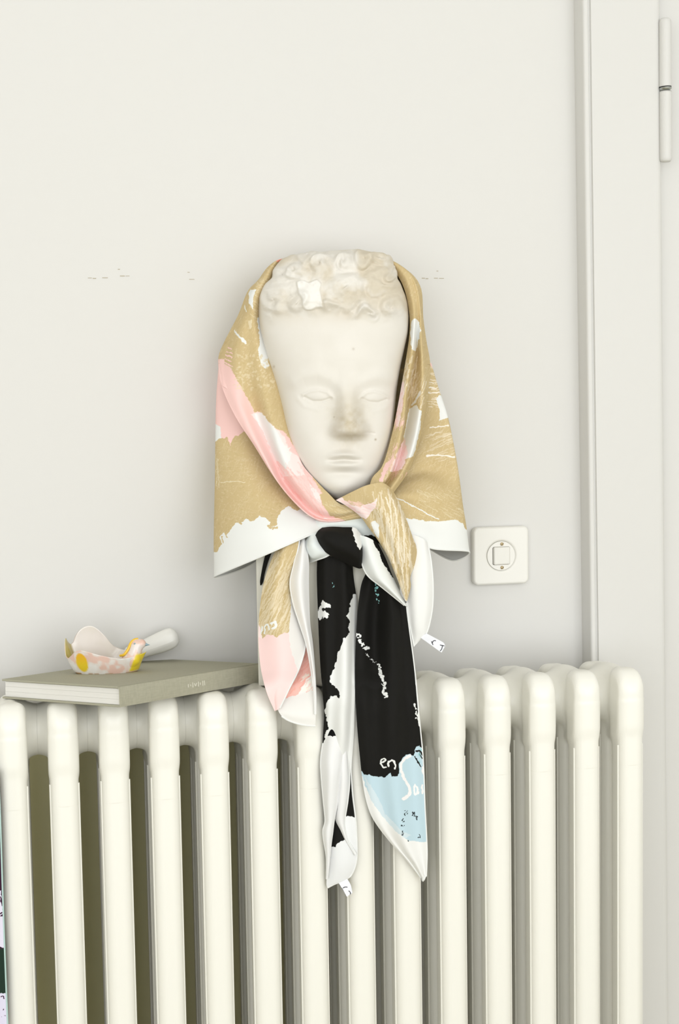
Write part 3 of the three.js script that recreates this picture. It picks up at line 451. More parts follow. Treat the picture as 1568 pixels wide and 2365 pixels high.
// ---- tan and pink headscarf
const scarf = thing('headscarf', 'tan, pink and white silk headscarf draped over the plaster head and knotted under its chin', 'scarf', V(O.x, Y0 + 0.2, O.z));
const Lr = [
  [[[835, 1160], [836, 1172], [838, 1182], [835, 1192], [830, 1201]], [0.070, 0.076, 0.073, 0.074, 0.066]],
  [[[790, 1166], [785, 1184], [776, 1198], [770, 1204], [763, 1209]], [0.068, 0.076, 0.069, 0.073, 0.066]],
  [[[757, 1138], [742, 1172], [730, 1190], [722, 1194], [716, 1192]], [0.062, 0.071, 0.059, 0.069, 0.066]],
  [[[728, 1108], [706, 1138], [690, 1156], [680, 1158], [672, 1152]], [0.052, 0.063, 0.047, 0.062, 0.057]],
  [[[698, 1072], [672, 1094], [655, 1112], [642, 1112], [631, 1099]], [0.042, 0.055, 0.037, 0.055, 0.05]],
  [[[680, 1022], [648, 1040], [630, 1056], [610, 1052], [588, 1030]], [0.034, 0.047, 0.029, 0.047, 0.04]],
  [[[663, 963], [628, 975], [602, 988], [576, 985], [544, 962]], [0.026, 0.04, 0.023, 0.038, 0.028]],
  [[[648, 899], [612, 905], [580, 915], [546, 910], [512, 890]], [0.02, 0.034, 0.022, 0.028, 0.01]],
  [[[622, 830], [600, 832], [575, 835], [540, 834], [506, 830]], [0.016, 0.028, 0.024, 0.02, -0.012]],
  [[[606, 780], [592, 780], [573, 780], [546, 782], [520, 788]], [0.014, 0.026, 0.024, 0.018, -0.014]],
  [[[597, 735], [587, 730], [577, 728], [565, 726], [551, 727]], [0.012, 0.024, 0.024, 0.016, -0.01]],
  [[[605, 690], [594, 684], [586, 679], [579, 675], [572, 674]], [0.01, 0.022, 0.022, 0.014, -0.008]],
  [[[628, 648], [618, 640], [609, 640], [602, 644], [596, 648]], [0.0, 0.014, 0.014, 0.008, -0.006]],
  [[[652, 609], [645, 602], [640, 602], [634, 605], [628, 611]], [-0.012, -0.002, 0.0, -0.006, -0.014]],
  [[[700, 600], [698, 597], [696, 595], [694, 596], [692, 599]], [-0.03, -0.024, -0.022, -0.026, -0.034]],
];
const Rr = [
  [[[780, 596], [780, 593], [780, 591], [780, 593], [780, 596]], [-0.036, -0.03, -0.028, -0.03, -0.04]],
  [[[862, 596], [864, 593], [866, 591], [868, 592], [870, 595]], [-0.03, -0.022, -0.02, -0.024, -0.034]],
  [[[905, 620], [913, 613], [921, 612], [929, 616], [938, 624]], [-0.004, 0.006, 0.006, 0.002, -0.01]],
  [[[932, 662], [942, 655], [952, 652], [961, 656], [971, 664]], [0.008, 0.018, 0.016, 0.016, -0.002]],
  [[[945, 720], [955, 717], [965, 717], [972, 722], [977, 735]], [0.012, 0.025, 0.02, 0.019, -0.006]],
  [[[946, 772], [955, 771], [964, 772], [973, 776], [984, 786]], [0.014, 0.028, 0.014, 0.022, -0.008]],
  [[[937, 835], [949, 836], [962, 837], [976, 838], [993, 843]], [0.018, 0.032, 0.01, 0.026, -0.006]],
  [[[926, 900], [938, 903], [951, 906], [975, 905], [988, 906]], [0.024, 0.038, 0.008, 0.032, 0.006]],
  [[[913, 969], [931, 974], [938, 980], [966, 974], [976, 980]], [0.03, 0.044, 0.014, 0.038, 0.014]],
  [[[898, 1032], [917, 1042], [923, 1049], [951, 1040], [961, 1044]], [0.038, 0.051, 0.026, 0.046, 0.026]],
  [[[882, 1078], [901, 1089], [907, 1096], [931, 1086], [939, 1094]], [0.048, 0.059, 0.04, 0.055, 0.04]],
  [[[860, 1104], [880, 1118], [888, 1124], [906, 1124], [914, 1130]], [0.058, 0.068, 0.054, 0.066, 0.056]],
  [[[850, 1140], [860, 1146], [870, 1150], [884, 1152], [894, 1156]], [0.064, 0.07, 0.064, 0.07, 0.064]],
];
const hoodRows = [...Lr, ...Rr].map((r) => zip(r[0], r[1]));
function paintTan(c, x0, y0, x1, y1, ang = -1.2) { c.fillStyle = TAN; c.fillRect(x0, y0, x1 - x0, y1 - y0); const A = (x1 - x0) * (y1 - y0); streaks(c, x0, y0, x1, y1, ang, A / 120, TANL, 18, 1.3, 0.22); streaks(c, x0, y0, x1, y1, ang + 0.3, A / 300, '#b9a06c', 16, 1.2, 0.16); speck(c, x0, y0, x1, y1, A / 110, TANL, 2, 0.3); speck(c, x0, y0, x1, y1, A / 300, '#bca472', 2.2, 0.25); }
cloth('hood', scarf, hoodRows, (c) => {
  paintTan(c, 470, 560, 1020, 1240);
  streaks(c, 590, 600, 640, 740, -2.6, 120, TANL, 16, 1.2, 0.6);
  // left: pink outer fold, pale inner fold
  poly(c, [[495, 842], [512, 838], [532, 848], [552, 885], [574, 925], [604, 985], [632, 1056], [660, 1112], [690, 1154], [730, 1190], [772, 1196], [840, 1206], [700, 1215], [600, 1060], [490, 900]], PINK);
  for (let k = 0; k < 5; k++) line(c, [[500, 800 + k * 9], [516, 798 + k * 9], [536, 806 + k * 10]], PINK, 3.2 - (k % 2));
  poly(c, [[600, 975], [660, 1000], [720, 1100], [780, 1200], [700, 1200], [640, 1090]], PINK);
  poly(c, [[580, 958], [600, 950], [632, 985], [655, 1008], [668, 1040], [690, 1056], [706, 1100], [690, 1112], [655, 1108], [632, 1058], [604, 988]], PINKL); poly(c, [[588, 958], [604, 952], [636, 992], [672, 1052], [660, 1086], [636, 1058]], WHITE);
  poly(c, [[655, 1100], [712, 1098], [745, 1140], [730, 1160], [760, 1200], [725, 1194], [690, 1156]], PINK); poly(c, [[712, 1115], [738, 1140], [742, 1165], [728, 1150]], PINKL);
  streaks(c, 640, 1060, 760, 1200, 0.9, 70, '#f3b5ac', 34, 2, 0.35);
  poly(c, [[738, 1142], [752, 1140], [850, 1170], [850, 1206], [800, 1204], [765, 1192], [744, 1166]], TAN); streaks(c, 745, 1150, 830, 1200, 0.4, 60, TANL, 20, 1.3, 0.5);
  // white marks on the left
  poly(c, [[594, 732], [605, 736], [609, 770], [616, 812], [622, 846], [612, 852], [600, 838], [596, 812], [600, 790], [597, 770]], WHITE);
  poly(c, [[574, 670], [592, 668], [585, 690], [583, 716], [576, 700]], WHITE); poly(c, [[553, 712], [566, 690], [562, 712], [556, 715]], WHITE);
  line(c, [[541, 762], [548, 775], [560, 784]], WHITE, 4); line(c, [[560, 784], [567, 792]], WHITE, 8);
  line(c, [[564, 700], [569, 720]], WHITE, 2); poly(c, [[573, 740], [584, 740], [582, 758], [577, 760]], TANL);
  speck(c, 540, 820, 640, 900, 120, TANL, 3.2, 0.6); speck(c, 640, 1030, 676, 1052, 14, WHITE, 4, 0.9);
  // right
  poly(c, [[952, 742], [960, 735], [970, 745], [972, 765], [966, 790], [960, 812], [951, 806], [948, 775]], WHITE);
  streaks(c, 930, 820, 965, 900, 1.9, 60, '#efe3cf', 24, 2, 0.6);
  poly(c, [[922, 888], [934, 880], [932, 930], [922, 985], [914, 985]], PINKL); streaks(c, 915, 900, 935, 980, 1.8, 30, PINK, 20, 2, 0.6);
  poly(c, [[945, 945], [962, 936], [974, 950], [968, 1000], [956, 1052], [938, 1062], [930, 1040], [934, 1000]], WHITE);
  poly(c, [[920, 1040], [936, 1010], [942, 1050], [930, 1085], [900, 1090]], PINKL); streaks(c, 890, 1020, 940, 1100, 1.9, 50, PINK, 24, 2, 0.6); poly(c, [[890, 1070], [905, 1060], [885, 1112], [876, 1112]], PINK);
  line(c, [[970, 905], [966, 922], [952, 936]], WHITE, 5); streaks(c, 955, 860, 985, 930, 2.0, 26, '#efe3cf', 20, 2, 0.6);
  line(c, [[640, 601], [700, 597]], '#f2a58f', 9); line(c, [[770, 592], [862, 591]], '#f2b9a6', 8);
}, { nu: 64, nv: 260, wr: (u, v, x, y) => 0.0009 * fbm(x * 0.05, y * 0.03, 4, 3), label: 'front fold of the scarf framing the face' });
// back of the hood over the skull
{
  const rows = hoodRows.slice(7, 22).map((r) => { const e = r[4]; const cx = 775, cy = 900; const inn = (k) => [e[0] + (cx - e[0]) * k, e[1] + (cy - e[1]) * k * 0.55]; const a = inn(0.03), b = inn(0.16), d = inn(0.5); return [[r[3][0], r[3][1], r[3][2] - 0.002], [e[0], e[1], e[2]], [a[0], a[1], e[2] - 0.03], [b[0], b[1], -0.062], [d[0], d[1], -0.078]]; });
  cloth('hood_back', scarf, rows, (c) => { paintTan(c, 470, 560, 1040, 920); poly(c, [[495, 830], [530, 830], [560, 900], [500, 930]], PINK); }, { nu: 32, nv: 120, warp: 2 });
}
const whiteBorderL = [[480, 1282], [504, 1272], [513, 1254], [509, 1240], [519, 1231], [523, 1240], [536, 1218], [549, 1205], [556, 1212], [570, 1197], [577, 1204], [588, 1201], [600, 1193], [613, 1196], [624, 1206], [620, 1218], [640, 1214], [641, 1197], [652, 1180], [668, 1168], [684, 1179], [700, 1178], [760, 1210], [790, 1210], [760, 1380], [470, 1380]];
// left drape
cloth('left_drape', scarf, [
  zip([[555, 840], [530, 838], [507, 828], [540, 836], [640, 850]], [-0.012, -0.012, -0.02, -0.06, -0.08]),
  zip([[575, 925], [535, 924], [500, 918], [540, 922], [640, 930]], [0.002, 0.0, -0.018, -0.066, -0.084]),
  zip([[612, 1005], [550, 1008], [498, 1010], [540, 1010], [640, 1010]], [0.0, 0.008, -0.012, -0.066, -0.086]),
  zip([[662, 1082], [570, 1092], [497.5, 1100], [540, 1098], [640, 1090]], [0.01, 0.03, -0.002, -0.066, -0.088]),
  zip([[714, 1150], [600, 1172], [497, 1190], [540, 1186], [640, 1170]], [0.028, 0.062, 0.012, -0.064, -0.088]),
  zip([[748, 1192], [612, 1228], [496.5, 1262], [542, 1250], [640, 1230]], [0.052, 0.086, 0.03, -0.06, -0.088]),
  zip([[764, 1214], [622, 1277], [496, 1331], [562, 1312], [650, 1262]], [0.07, 0.094, 0.04, -0.03, -0.07]),
], (c) => {
  paintTan(c, 470, 800, 800, 1400);
  streaks(c, 497, 1020, 690, 1200, 0.15, 300, TANL, 18, 1, 0.25);
  poly(c, [[480, 800], [512, 838], [530, 848], [552, 885], [574, 925], [604, 985], [560, 1000], [552, 1006], [540, 1010], [532, 1030], [524, 1010], [512, 1012], [498, 1018], [480, 1000]], PINK); poly(c, [[490, 975], [508, 985], [512, 1012], [498, 1020], [490, 1010]], WHITE);
  line(c, [[510, 1114], [540, 1112], [566, 1114]], TANL, 2.5); line(c, [[503, 1060], [506, 1125]], TANL, 2); line(c, [[500, 1050], [502, 1130]], TANL, 1.2);
  poly(c, whiteBorderL, WHITE); speck(c, 618, 1212, 640, 1224, 8, TAN, 3, 1); line(c, [[523, 1231], [525, 1240]], TAN, 3); line(c, [[515, 1240], [517, 1254]], TAN, 2.5);
}, { nu: 64, nv: 130, hem: ['v1'], warp: 4, label: 'left side of the scarf with a ragged white border', wr: (u, v, x, y) => 0.0016 * Math.sin(x * 0.035 + y * 0.012) * (1 - Math.abs(u - 0.4)) });
// right drape: folds fan out from the knot
cloth('right_drape', scarf, [
  zip([[940, 845], [966, 843], [995, 838], [960, 845], [860, 860]], [-0.014, -0.014, -0.024, -0.066, -0.082]),
  zip([[944, 905], [974, 903], [1012, 895], [966, 905], [860, 930]], [-0.008, -0.008, -0.022, -0.068, -0.084]),
  zip([[938, 970], [976, 968], [1033, 960], [975, 970], [860, 1000]], [-0.012, -0.012, -0.018, -0.068, -0.086]),
  zip([[926, 1040], [985, 1038], [1048, 1030], [990, 1040], [860, 1060]], [0.0, -0.006, -0.01, -0.066, -0.088]),
  zip([[912, 1100], [985, 1085], [1059, 1095], [1000, 1100], [860, 1100]], [0.014, 0.002, -0.004, -0.064, -0.088]),
  zip([[904, 1138], [985, 1118], [1068, 1165], [1010, 1160], [860, 1150]], [0.046, 0.034, 0.004, -0.062, -0.088]),
  zip([[912, 1165], [985, 1180], [1076, 1218], [1020, 1200], [860, 1200]], [0.06, 0.046, 0.008, -0.06, -0.088]),
  zip([[930, 1215], [995, 1232], [1081, 1262], [1030, 1240], [880, 1230]], [0.064, 0.056, 0.016, -0.05, -0.085]),
  zip([[938, 1243], [1000, 1267], [1083, 1274], [1046, 1294], [985, 1264]], [0.062, 0.058, 0.02, -0.012, -0.05]),
], (c) => {
  paintTan(c, 840, 800, 1110, 1340); 
  streaks(c, 985, 820, 1020, 940, 0.1, 60, '#efe3cf', 22, 1.8, 0.7); streaks(c, 980, 1000, 1060, 1070, -0.35, 50, '#efe3cf', 36, 2, 0.35); streaks(c, 960, 1130, 1070, 1190, 0.5, 60, TANL, 22, 1.4, 0.5); streaks(c, 930, 1040, 1050, 1140, -0.6, 110, TANL, 24, 1.3, 0.25);
  poly(c, [[988, 830], [995, 825], [1010, 862], [1000, 855]], PINK); poly(c, [[1007, 922], [1016, 913], [1024, 920], [1037, 966], [1015, 972], [1016, 945]], WHITE); for (let k = 0; k < 3; k++) line(c, [[985, 882 + k * 12], [1000, 886 + k * 12], [1018, 882 + k * 12]], '#f3eadb', 2.5);
  line(c, [[995, 988], [1035, 983]], '#f3eadb', 3); line(c, [[985, 1053], [1020, 1048], [1048, 1056]], '#f6f0e6', 3.5);
  line(c, [[915, 1150], [955, 1168], [985, 1188], [1014, 1200]], WHITE, 2.5);
  poly(c, [[900, 1196], [940, 1197], [975, 1202], [1010, 1205], [1032, 1203], [1044, 1200], [1058, 1203], [1068, 1210], [1074, 1222], [1100, 1240], [1100, 1320], [840, 1320], [860, 1196]], WHITE);
}, { nu: 64, nv: 130, hem: ['v1'], warp: 3, label: 'right side of the scarf with a smooth white border', wr: (u, v, x, y) => 0.0042 * Math.sin(Math.atan2(y - 1138, x - 896) * 6.5 + 0.6) * sst(8, 60, Math.hypot(x - 900, y - 1138)) * (1 - sst(110, 190, Math.hypot(x - 900, y - 1138))) * (u < 0.5 ? 1 : 0.2) });
// back panel that joins both sides behind the head
cloth('back_panel', scarf, [
  zip([[640, 850], [740, 845], [860, 860]], [-0.079, -0.084, -0.081]), zip([[640, 1010], [750, 1010], [860, 1000]], [-0.085, -0.09, -0.085]), zip([[640, 1170], [750, 1180], [860, 1150]], [-0.087, -0.092, -0.087]), zip([[650, 1262], [760, 1290], [985, 1264]], [-0.069, -0.09, -0.05]),
], (c) => { paintTan(c, 600, 800, 1000, 1320); c.fillStyle = WHITE; c.fillRect(600, 1200, 420, 140); }, { nu: 24, nv: 40 });
// the knot and the end that falls to the right
cloth('knot', scarf, [
  zip([[776, 1155], [815, 1135], [850, 1120], [884, 1116], [905, 1130]], [0.07, 0.082, 0.086, 0.08, 0.066]),
  zip([[800, 1168], [832, 1160], [872, 1152], [902, 1148], [924, 1166]], [0.078, 0.09, 0.096, 0.09, 0.068]),
  zip([[832, 1192], [856, 1190], [890, 1185], [922, 1188], [940, 1205]], [0.082, 0.092, 0.1, 0.094, 0.07]),
  zip([[850, 1216], [876, 1220], [905, 1222], [934, 1226], [952, 1240]], [0.084, 0.094, 0.1, 0.094, 0.074]),
  zip([[872, 1246], [894, 1252], [918, 1256], [944, 1260], [962, 1268]], [0.086, 0.095, 0.1, 0.094, 0.076]),
  zip([[894, 1282], [910, 1290], [926, 1294], [942, 1298], [958, 1302]], [0.088, 0.096, 0.1, 0.094, 0.078]),
  zip([[910, 1318], [922, 1326], [932, 1330], [942, 1332], [947, 1332]], [0.09, 0.097, 0.099, 0.094, 0.082]),
  zip([[922, 1348], [930, 1354], [936, 1356], [942, 1356], [948, 1354]], [0.092, 0.097, 0.098, 0.095, 0.086]),
  zip([[934, 1382], [936, 1386], [938, 1388], [940, 1386], [942, 1380]], [0.094, 0.096, 0.096, 0.095, 0.09]),
], (c) => {
  paintTan(c, 760, 1100, 990, 1420, 1.5); streaks(c, 850, 1130, 960, 1380, 1.5, 170, '#eee3cc', 60, 2.6, 0.6);
  for (const x of [905, 918, 930]) line(c, [[x - 14, 1150], [x - 2, 1180], [x + 2, 1240], [x + 4, 1300]], '#f0e4cd', 3.2);
  poly(c, [[772, 1154], [790, 1150], [812, 1166], [830, 1170], [846, 1166], [866, 1158], [872, 1150], [868, 1172], [858, 1184], [846, 1200], [832, 1194], [800, 1172]], PINKL); streaks(c, 790, 1155, 860, 1190, 0.3, 30, PINK, 20, 2, 0.6);
  poly(c, [[856, 1208], [866, 1202], [876, 1212], [876, 1244], [868, 1236]], WHITE); line(c, [[832, 1198], [842, 1214]], WHITE, 5);
}, { nu: 40, nv: 110, wr: (u, v, x, y) => 0.0016 * Math.sin(u * 17) * sst(0, 0.15, v) * (1 - sst(0.7, 1, v)), label: 'tan fold of the knot falling to a point' });
cloth('right_tail', scarf, [
  zip([[935, 1230], [955, 1235], [978, 1245], [988, 1255]], [0.066, 0.07, 0.07, 0.06]),
  zip([[940, 1290], [960, 1295], [982, 1295], [996, 1300]], [0.07, 0.076, 0.076, 0.068]),
  zip([[936, 1345], [958, 1350], [984, 1350], [1000, 1350]], [0.074, 0.082, 0.08, 0.07]),
  zip([[940, 1392], [960, 1400], [984, 1402], [999, 1398]], [0.076, 0.084, 0.082, 0.072]),
  zip([[946, 1440], [960, 1444], [978, 1446], [993, 1436]], [0.076, 0.083, 0.082, 0.074]),
  zip([[952, 1472], [962, 1470], [974, 1466], [985, 1462]], [0.076, 0.08, 0.08, 0.076]),
  zip([[956, 1493], [961, 1488], [967, 1481], [974, 1473]], [0.076, 0.077, 0.077, 0.076]),
], (c) => { c.fillStyle = '#f1f1ee'; c.fillRect(900, 1200, 140, 320); }, { nu: 24, nv: 60, hem: ['u1', 'u0'], label: 'white end of the scarf hanging right of the knot' });
const tagPrint = (marks) => (c) => { c.fillStyle = '#f0f1f6'; c.fillRect(0, 0, 3000, 3000); for (const m of marks) line(c, m, '#3a3a40', 1.8); };
cloth('care_tag', scarf, [zip([[970, 1472], [985, 1463]], [0.078, 0.078]), zip([[990, 1486], [1004, 1473]], [0.084, 0.084]), zip([[1012, 1502], [1024, 1484]], [0.086, 0.086]), zip([[1020, 1507], [1028, 1492]], [0.087, 0.087])], tagPrint([[[998, 1486], [1001, 1478], [1006, 1480]], [[997, 1482], [1000, 1489]], [[1017, 1490], [1026, 1492]], [[1022, 1491], [1021, 1501], [1017, 1503]]]), { nu: 8, nv: 12, warp: 0, label: 'small white care tag sewn to the tail' });
// the left end: tan and pink front, white turn-back, pink inside
cloth('left_tail', scarf, [
  zip([[662, 1236], [676, 1234], [692, 1232]], [0.076, 0.082, 0.078]),
  zip([[640, 1266], [660, 1264], [690, 1258]], [0.08, 0.09, 0.082]),
  zip([[620, 1312], [648, 1308], [680, 1300]], [0.083, 0.096, 0.085]),
  zip([[607, 1358], [640, 1352], [670, 1345]], [0.085, 0.1, 0.085]),
  zip([[600, 1410], [636, 1406], [676, 1395]], [0.088, 0.104, 0.086]),
  zip([[597, 1455], [642, 1450], [694, 1440]], [0.092, 0.108, 0.088]),
  zip([[598, 1500], [652, 1495], [706, 1482]], [0.1, 0.114, 0.094]),
  zip([[604, 1552], [650, 1545], [692, 1540]], [0.112, 0.126, 0.112]),
  zip([[616, 1600], [640, 1594], [667, 1592]], [0.13, 0.14, 0.136]),
  zip([[634, 1642], [640, 1640], [646, 1636]], [0.138, 0.142, 0.142]),
], (c) => {
  paintTan(c, 580, 1220, 730, 1680, 2.0); streaks(c, 610, 1250, 690, 1460, 2.05, 130, '#eadcc0', 60, 2.6, 0.5);
  poly(c, [[580, 1464], [600, 1470], [606, 1476], [614, 1466], [624, 1466], [640, 1472], [650, 1464], [668, 1460], [672, 1462], [720, 1450], [720, 1700], [580, 1700]], '#fbdcd8');
  poly(c, [[669, 1350], [672, 1400], [666, 1464], [672, 1500], [690, 1560], [640, 1660], [760, 1660], [760, 1300], [690, 1320]], '#ece9e4');
  poly(c, [[590, 1450], [598, 1440], [606, 1470], [604, 1478], [596, 1470]], PINKL); line(c, [[612, 1462], [611, 1447], [618, 1441], [623, 1448], [623, 1454]], WHITE, 4); line(c, [[630, 1452], [637, 1450], [638, 1440], [632, 1435], [628, 1441]], WHITE, 5.5); line(c, [[606, 1448], [604, 1462]], WHITE, 4);
}, { nu: 40, nv: 110, hem: ['u1'], clear: 0.016, label: 'tan and pink face of the left tail with brushed letters' });
cloth('left_tail_inside', scarf, [
  zip([[668, 1380], [676, 1376], [690, 1380], [704, 1380]], [0.074, 0.072, 0.072, 0.076]),
  zip([[672, 1440], [682, 1440], [700, 1440], [716, 1440]], [0.08, 0.076, 0.076, 0.08]),
  zip([[660, 1490], [684, 1488], [706, 1486], [723, 1484]], [0.09, 0.082, 0.082, 0.09]),
  zip([[645, 1550], [676, 1548], [704, 1546], [727, 1545]], [0.104, 0.1, 0.1, 0.104]),
  zip([[640, 1600], [668, 1602], [700, 1604], [728, 1604]], [0.126, 0.124, 0.124, 0.126]),
  zip([[641, 1636], [668, 1644], [700, 1648], [729, 1648]], [0.136, 0.138, 0.138, 0.136]),
  zip([[650, 1654], [668, 1665], [698, 1674], [728, 1677]], [0.138, 0.138, 0.138, 0.136]),
], (c) => {
  c.fillStyle = '#efede8'; c.fillRect(600, 1340, 160, 400); poly(c, [[700, 1470], [712, 1470], [724, 1540], [728, 1555], [716, 1562], [704, 1576], [694, 1590], [690, 1604], [668, 1610], [640, 1618], [648, 1600], [690, 1530]], '#f7c0b4'); streaks(c, 660, 1520, 724, 1604, -0.9, 50, '#f2a594', 26, 3, 0.4); streaks(c, 690, 1560, 728, 1600, -0.6, 26, '#f1ece0', 16, 3, 0.6);
}, { nu: 32, nv: 80, hem: ['v1'], clear: 0.006, label: 'pink inside of the left tail ending in a rounded white hem' });
cloth('left_tail_edge', scarf, [
  zip([[688, 1226], [698, 1224], [708, 1228]], [0.056, 0.06, 0.056]),
  zip([[690, 1256], [700, 1252], [708, 1256]], [0.076, 0.082, 0.074]),
  zip([[678, 1306], [696, 1302], [713, 1300]], [0.088, 0.1, 0.088]),
  zip([[670, 1348], [692, 1346], [713, 1346]], [0.09, 0.104, 0.09]),
  zip([[678, 1396], [697, 1396], [714, 1396]], [0.092, 0.104, 0.09]),
  zip([[692, 1440], [705, 1440], [716, 1440]], [0.096, 0.106, 0.094]),
  zip([[708, 1490], [715, 1490], [722, 1488]], [0.102, 0.11, 0.1]),
  zip([[718, 1545], [723, 1545], [727, 1545]], [0.112, 0.118, 0.112]),
  zip([[725, 1600], [727, 1600], [730, 1600]], [0.13, 0.132, 0.13]),
  zip([[727, 1650], [728, 1650], [730, 1650]], [0.14, 0.141, 0.14]),
], (c) => { c.fillStyle = '#f2f1ef'; c.fillRect(640, 1200, 120, 480); }, { nu: 24, nv: 90, hem: ['u0'], clear: 0.012, label: 'white turned-back edge of the left tail' });

// ---- black scarf tied round the plinth
const black = thing('neck_scarf', 'black, white and pale blue silk scarf knotted under the chin with two long tails', 'scarf', V(O.x, Y0 + 0.15, O.z + 0.06));
cloth('knot', black, [
  zip([[727, 1246], [729, 1236], [735, 1226], [744, 1219]], [0.078, 0.084, 0.086, 0.078]).reverse(),
  zip([[738, 1262], [745, 1246], [755, 1228], [766, 1217]], [0.088, 0.102, 0.1, 0.084]).reverse(),
  zip([[762, 1282], [770, 1260], [782, 1236], [792, 1218]], [0.092, 0.108, 0.104, 0.086]).reverse(),
  zip([[798, 1300], [805, 1275], [814, 1245], [818, 1219]], [0.092, 0.108, 0.104, 0.086]).reverse(),
  zip([[826, 1312], [830, 1290], [831, 1262], [828, 1228]], [0.09, 0.102, 0.1, 0.084]).reverse(),
  zip([[836, 1312], [837, 1296], [838, 1270], [834, 1234]], [0.082, 0.086, 0.086, 0.08]).reverse(),
], (c) => { c.fillStyle = BLACK; c.fillRect(700, 1180, 180, 160); poly(c, [[812, 1219], [818, 1240], [824, 1262], [832, 1270], [842, 1240], [836, 1222]], WHITE); }, { nu: 24, nv: 48  , label: 'black wrapped knot' });
cloth('knot_loop', black, [
  zip([[735, 1228], [740, 1246], [756, 1268], [764, 1279]], [0.08, 0.086, 0.088, 0.086]),
  zip([[716, 1236], [722, 1256], [738, 1276], [752, 1286]], [0.08, 0.094, 0.094, 0.086]),
  zip([[706, 1252], [710, 1268], [722, 1286], [735, 1292]], [0.074, 0.086, 0.088, 0.082]),
  zip([[708, 1268], [710, 1278], [714, 1290], [716, 1299]], [0.066, 0.068, 0.07, 0.07]),
], (c) => { c.fillStyle = '#e9eeec'; c.fillRect(680, 1200, 120, 130); }, { nu: 20, nv: 28, hem: ['u1'] });
cloth('collar_band', black, [
  zip([[700, 1215], [705, 1230], [712, 1248]], [0.06, 0.066, 0.062]), zip([[745, 1198], [748, 1216], [750, 1236]], [0.064, 0.072, 0.066]), zip([[800, 1192], [802, 1214], [804, 1236]], [0.066, 0.074, 0.068]), zip([[850, 1188], [852, 1216], [854, 1246]], [0.066, 0.072, 0.068]), zip([[890, 1196], [894, 1230], [900, 1268]], [0.062, 0.068, 0.064]),
], (c) => { c.fillStyle = '#e6ece8'; c.fillRect(680, 1170, 260, 130); poly(c, [[836, 1238], [860, 1236], [912, 1250], [912, 1300], [836, 1300]], BLACK); }, { nu: 16, nv: 50 });
cloth('side_wrap', black, [zip([[616, 1268], [632, 1264]], [0.0615, 0.0615]), zip([[608, 1300], [619, 1298]], [0.0612, 0.0612]), zip([[603, 1326], [611, 1326]], [0.061, 0.061]), zip([[600.5, 1342], [608, 1343]], [0.0605, 0.0605]), zip([[601, 1352], [604, 1351]], [0.06, 0.06])], (c) => { c.fillStyle = BLACK; c.fillRect(560, 1240, 100, 140); }, { nu: 8, nv: 24, label: 'black strip wrapped round the plinth' });
cloth('flap', black, [
  zip([[833, 1236], [846, 1240], [862, 1248], [872, 1254]], [0.084, 0.09, 0.088, 0.078]),
  zip([[832, 1270], [852, 1272], [874, 1278], [890, 1290]], [0.086, 0.098, 0.092, 0.08]),
  zip([[836, 1302], [862, 1306], [888, 1314], [906, 1330]], [0.088, 0.102, 0.095, 0.082]),
  zip([[850, 1330], [876, 1336], [900, 1344], [920, 1360]], [0.09, 0.102, 0.097, 0.084]),
  zip([[882, 1356], [900, 1362], [916, 1370], [930, 1382]], [0.092, 0.101, 0.097, 0.087]),
  zip([[934, 1398], [936, 1399], [938, 1400], [940, 1401]], [0.094, 0.095, 0.095, 0.092]),
], (c) => { c.fillStyle = '#ecefec'; c.fillRect(800, 1210, 180, 220); poly(c, [[836, 1228], [846, 1238], [860, 1246], [866, 1262], [876, 1276], [882, 1298], [892, 1312], [914, 1346], [940, 1380], [980, 1380], [940, 1240]], BLACK); }, { nu: 28, nv: 50, hem: ['u0'], label: 'white turned-over flap with a black fringe' });
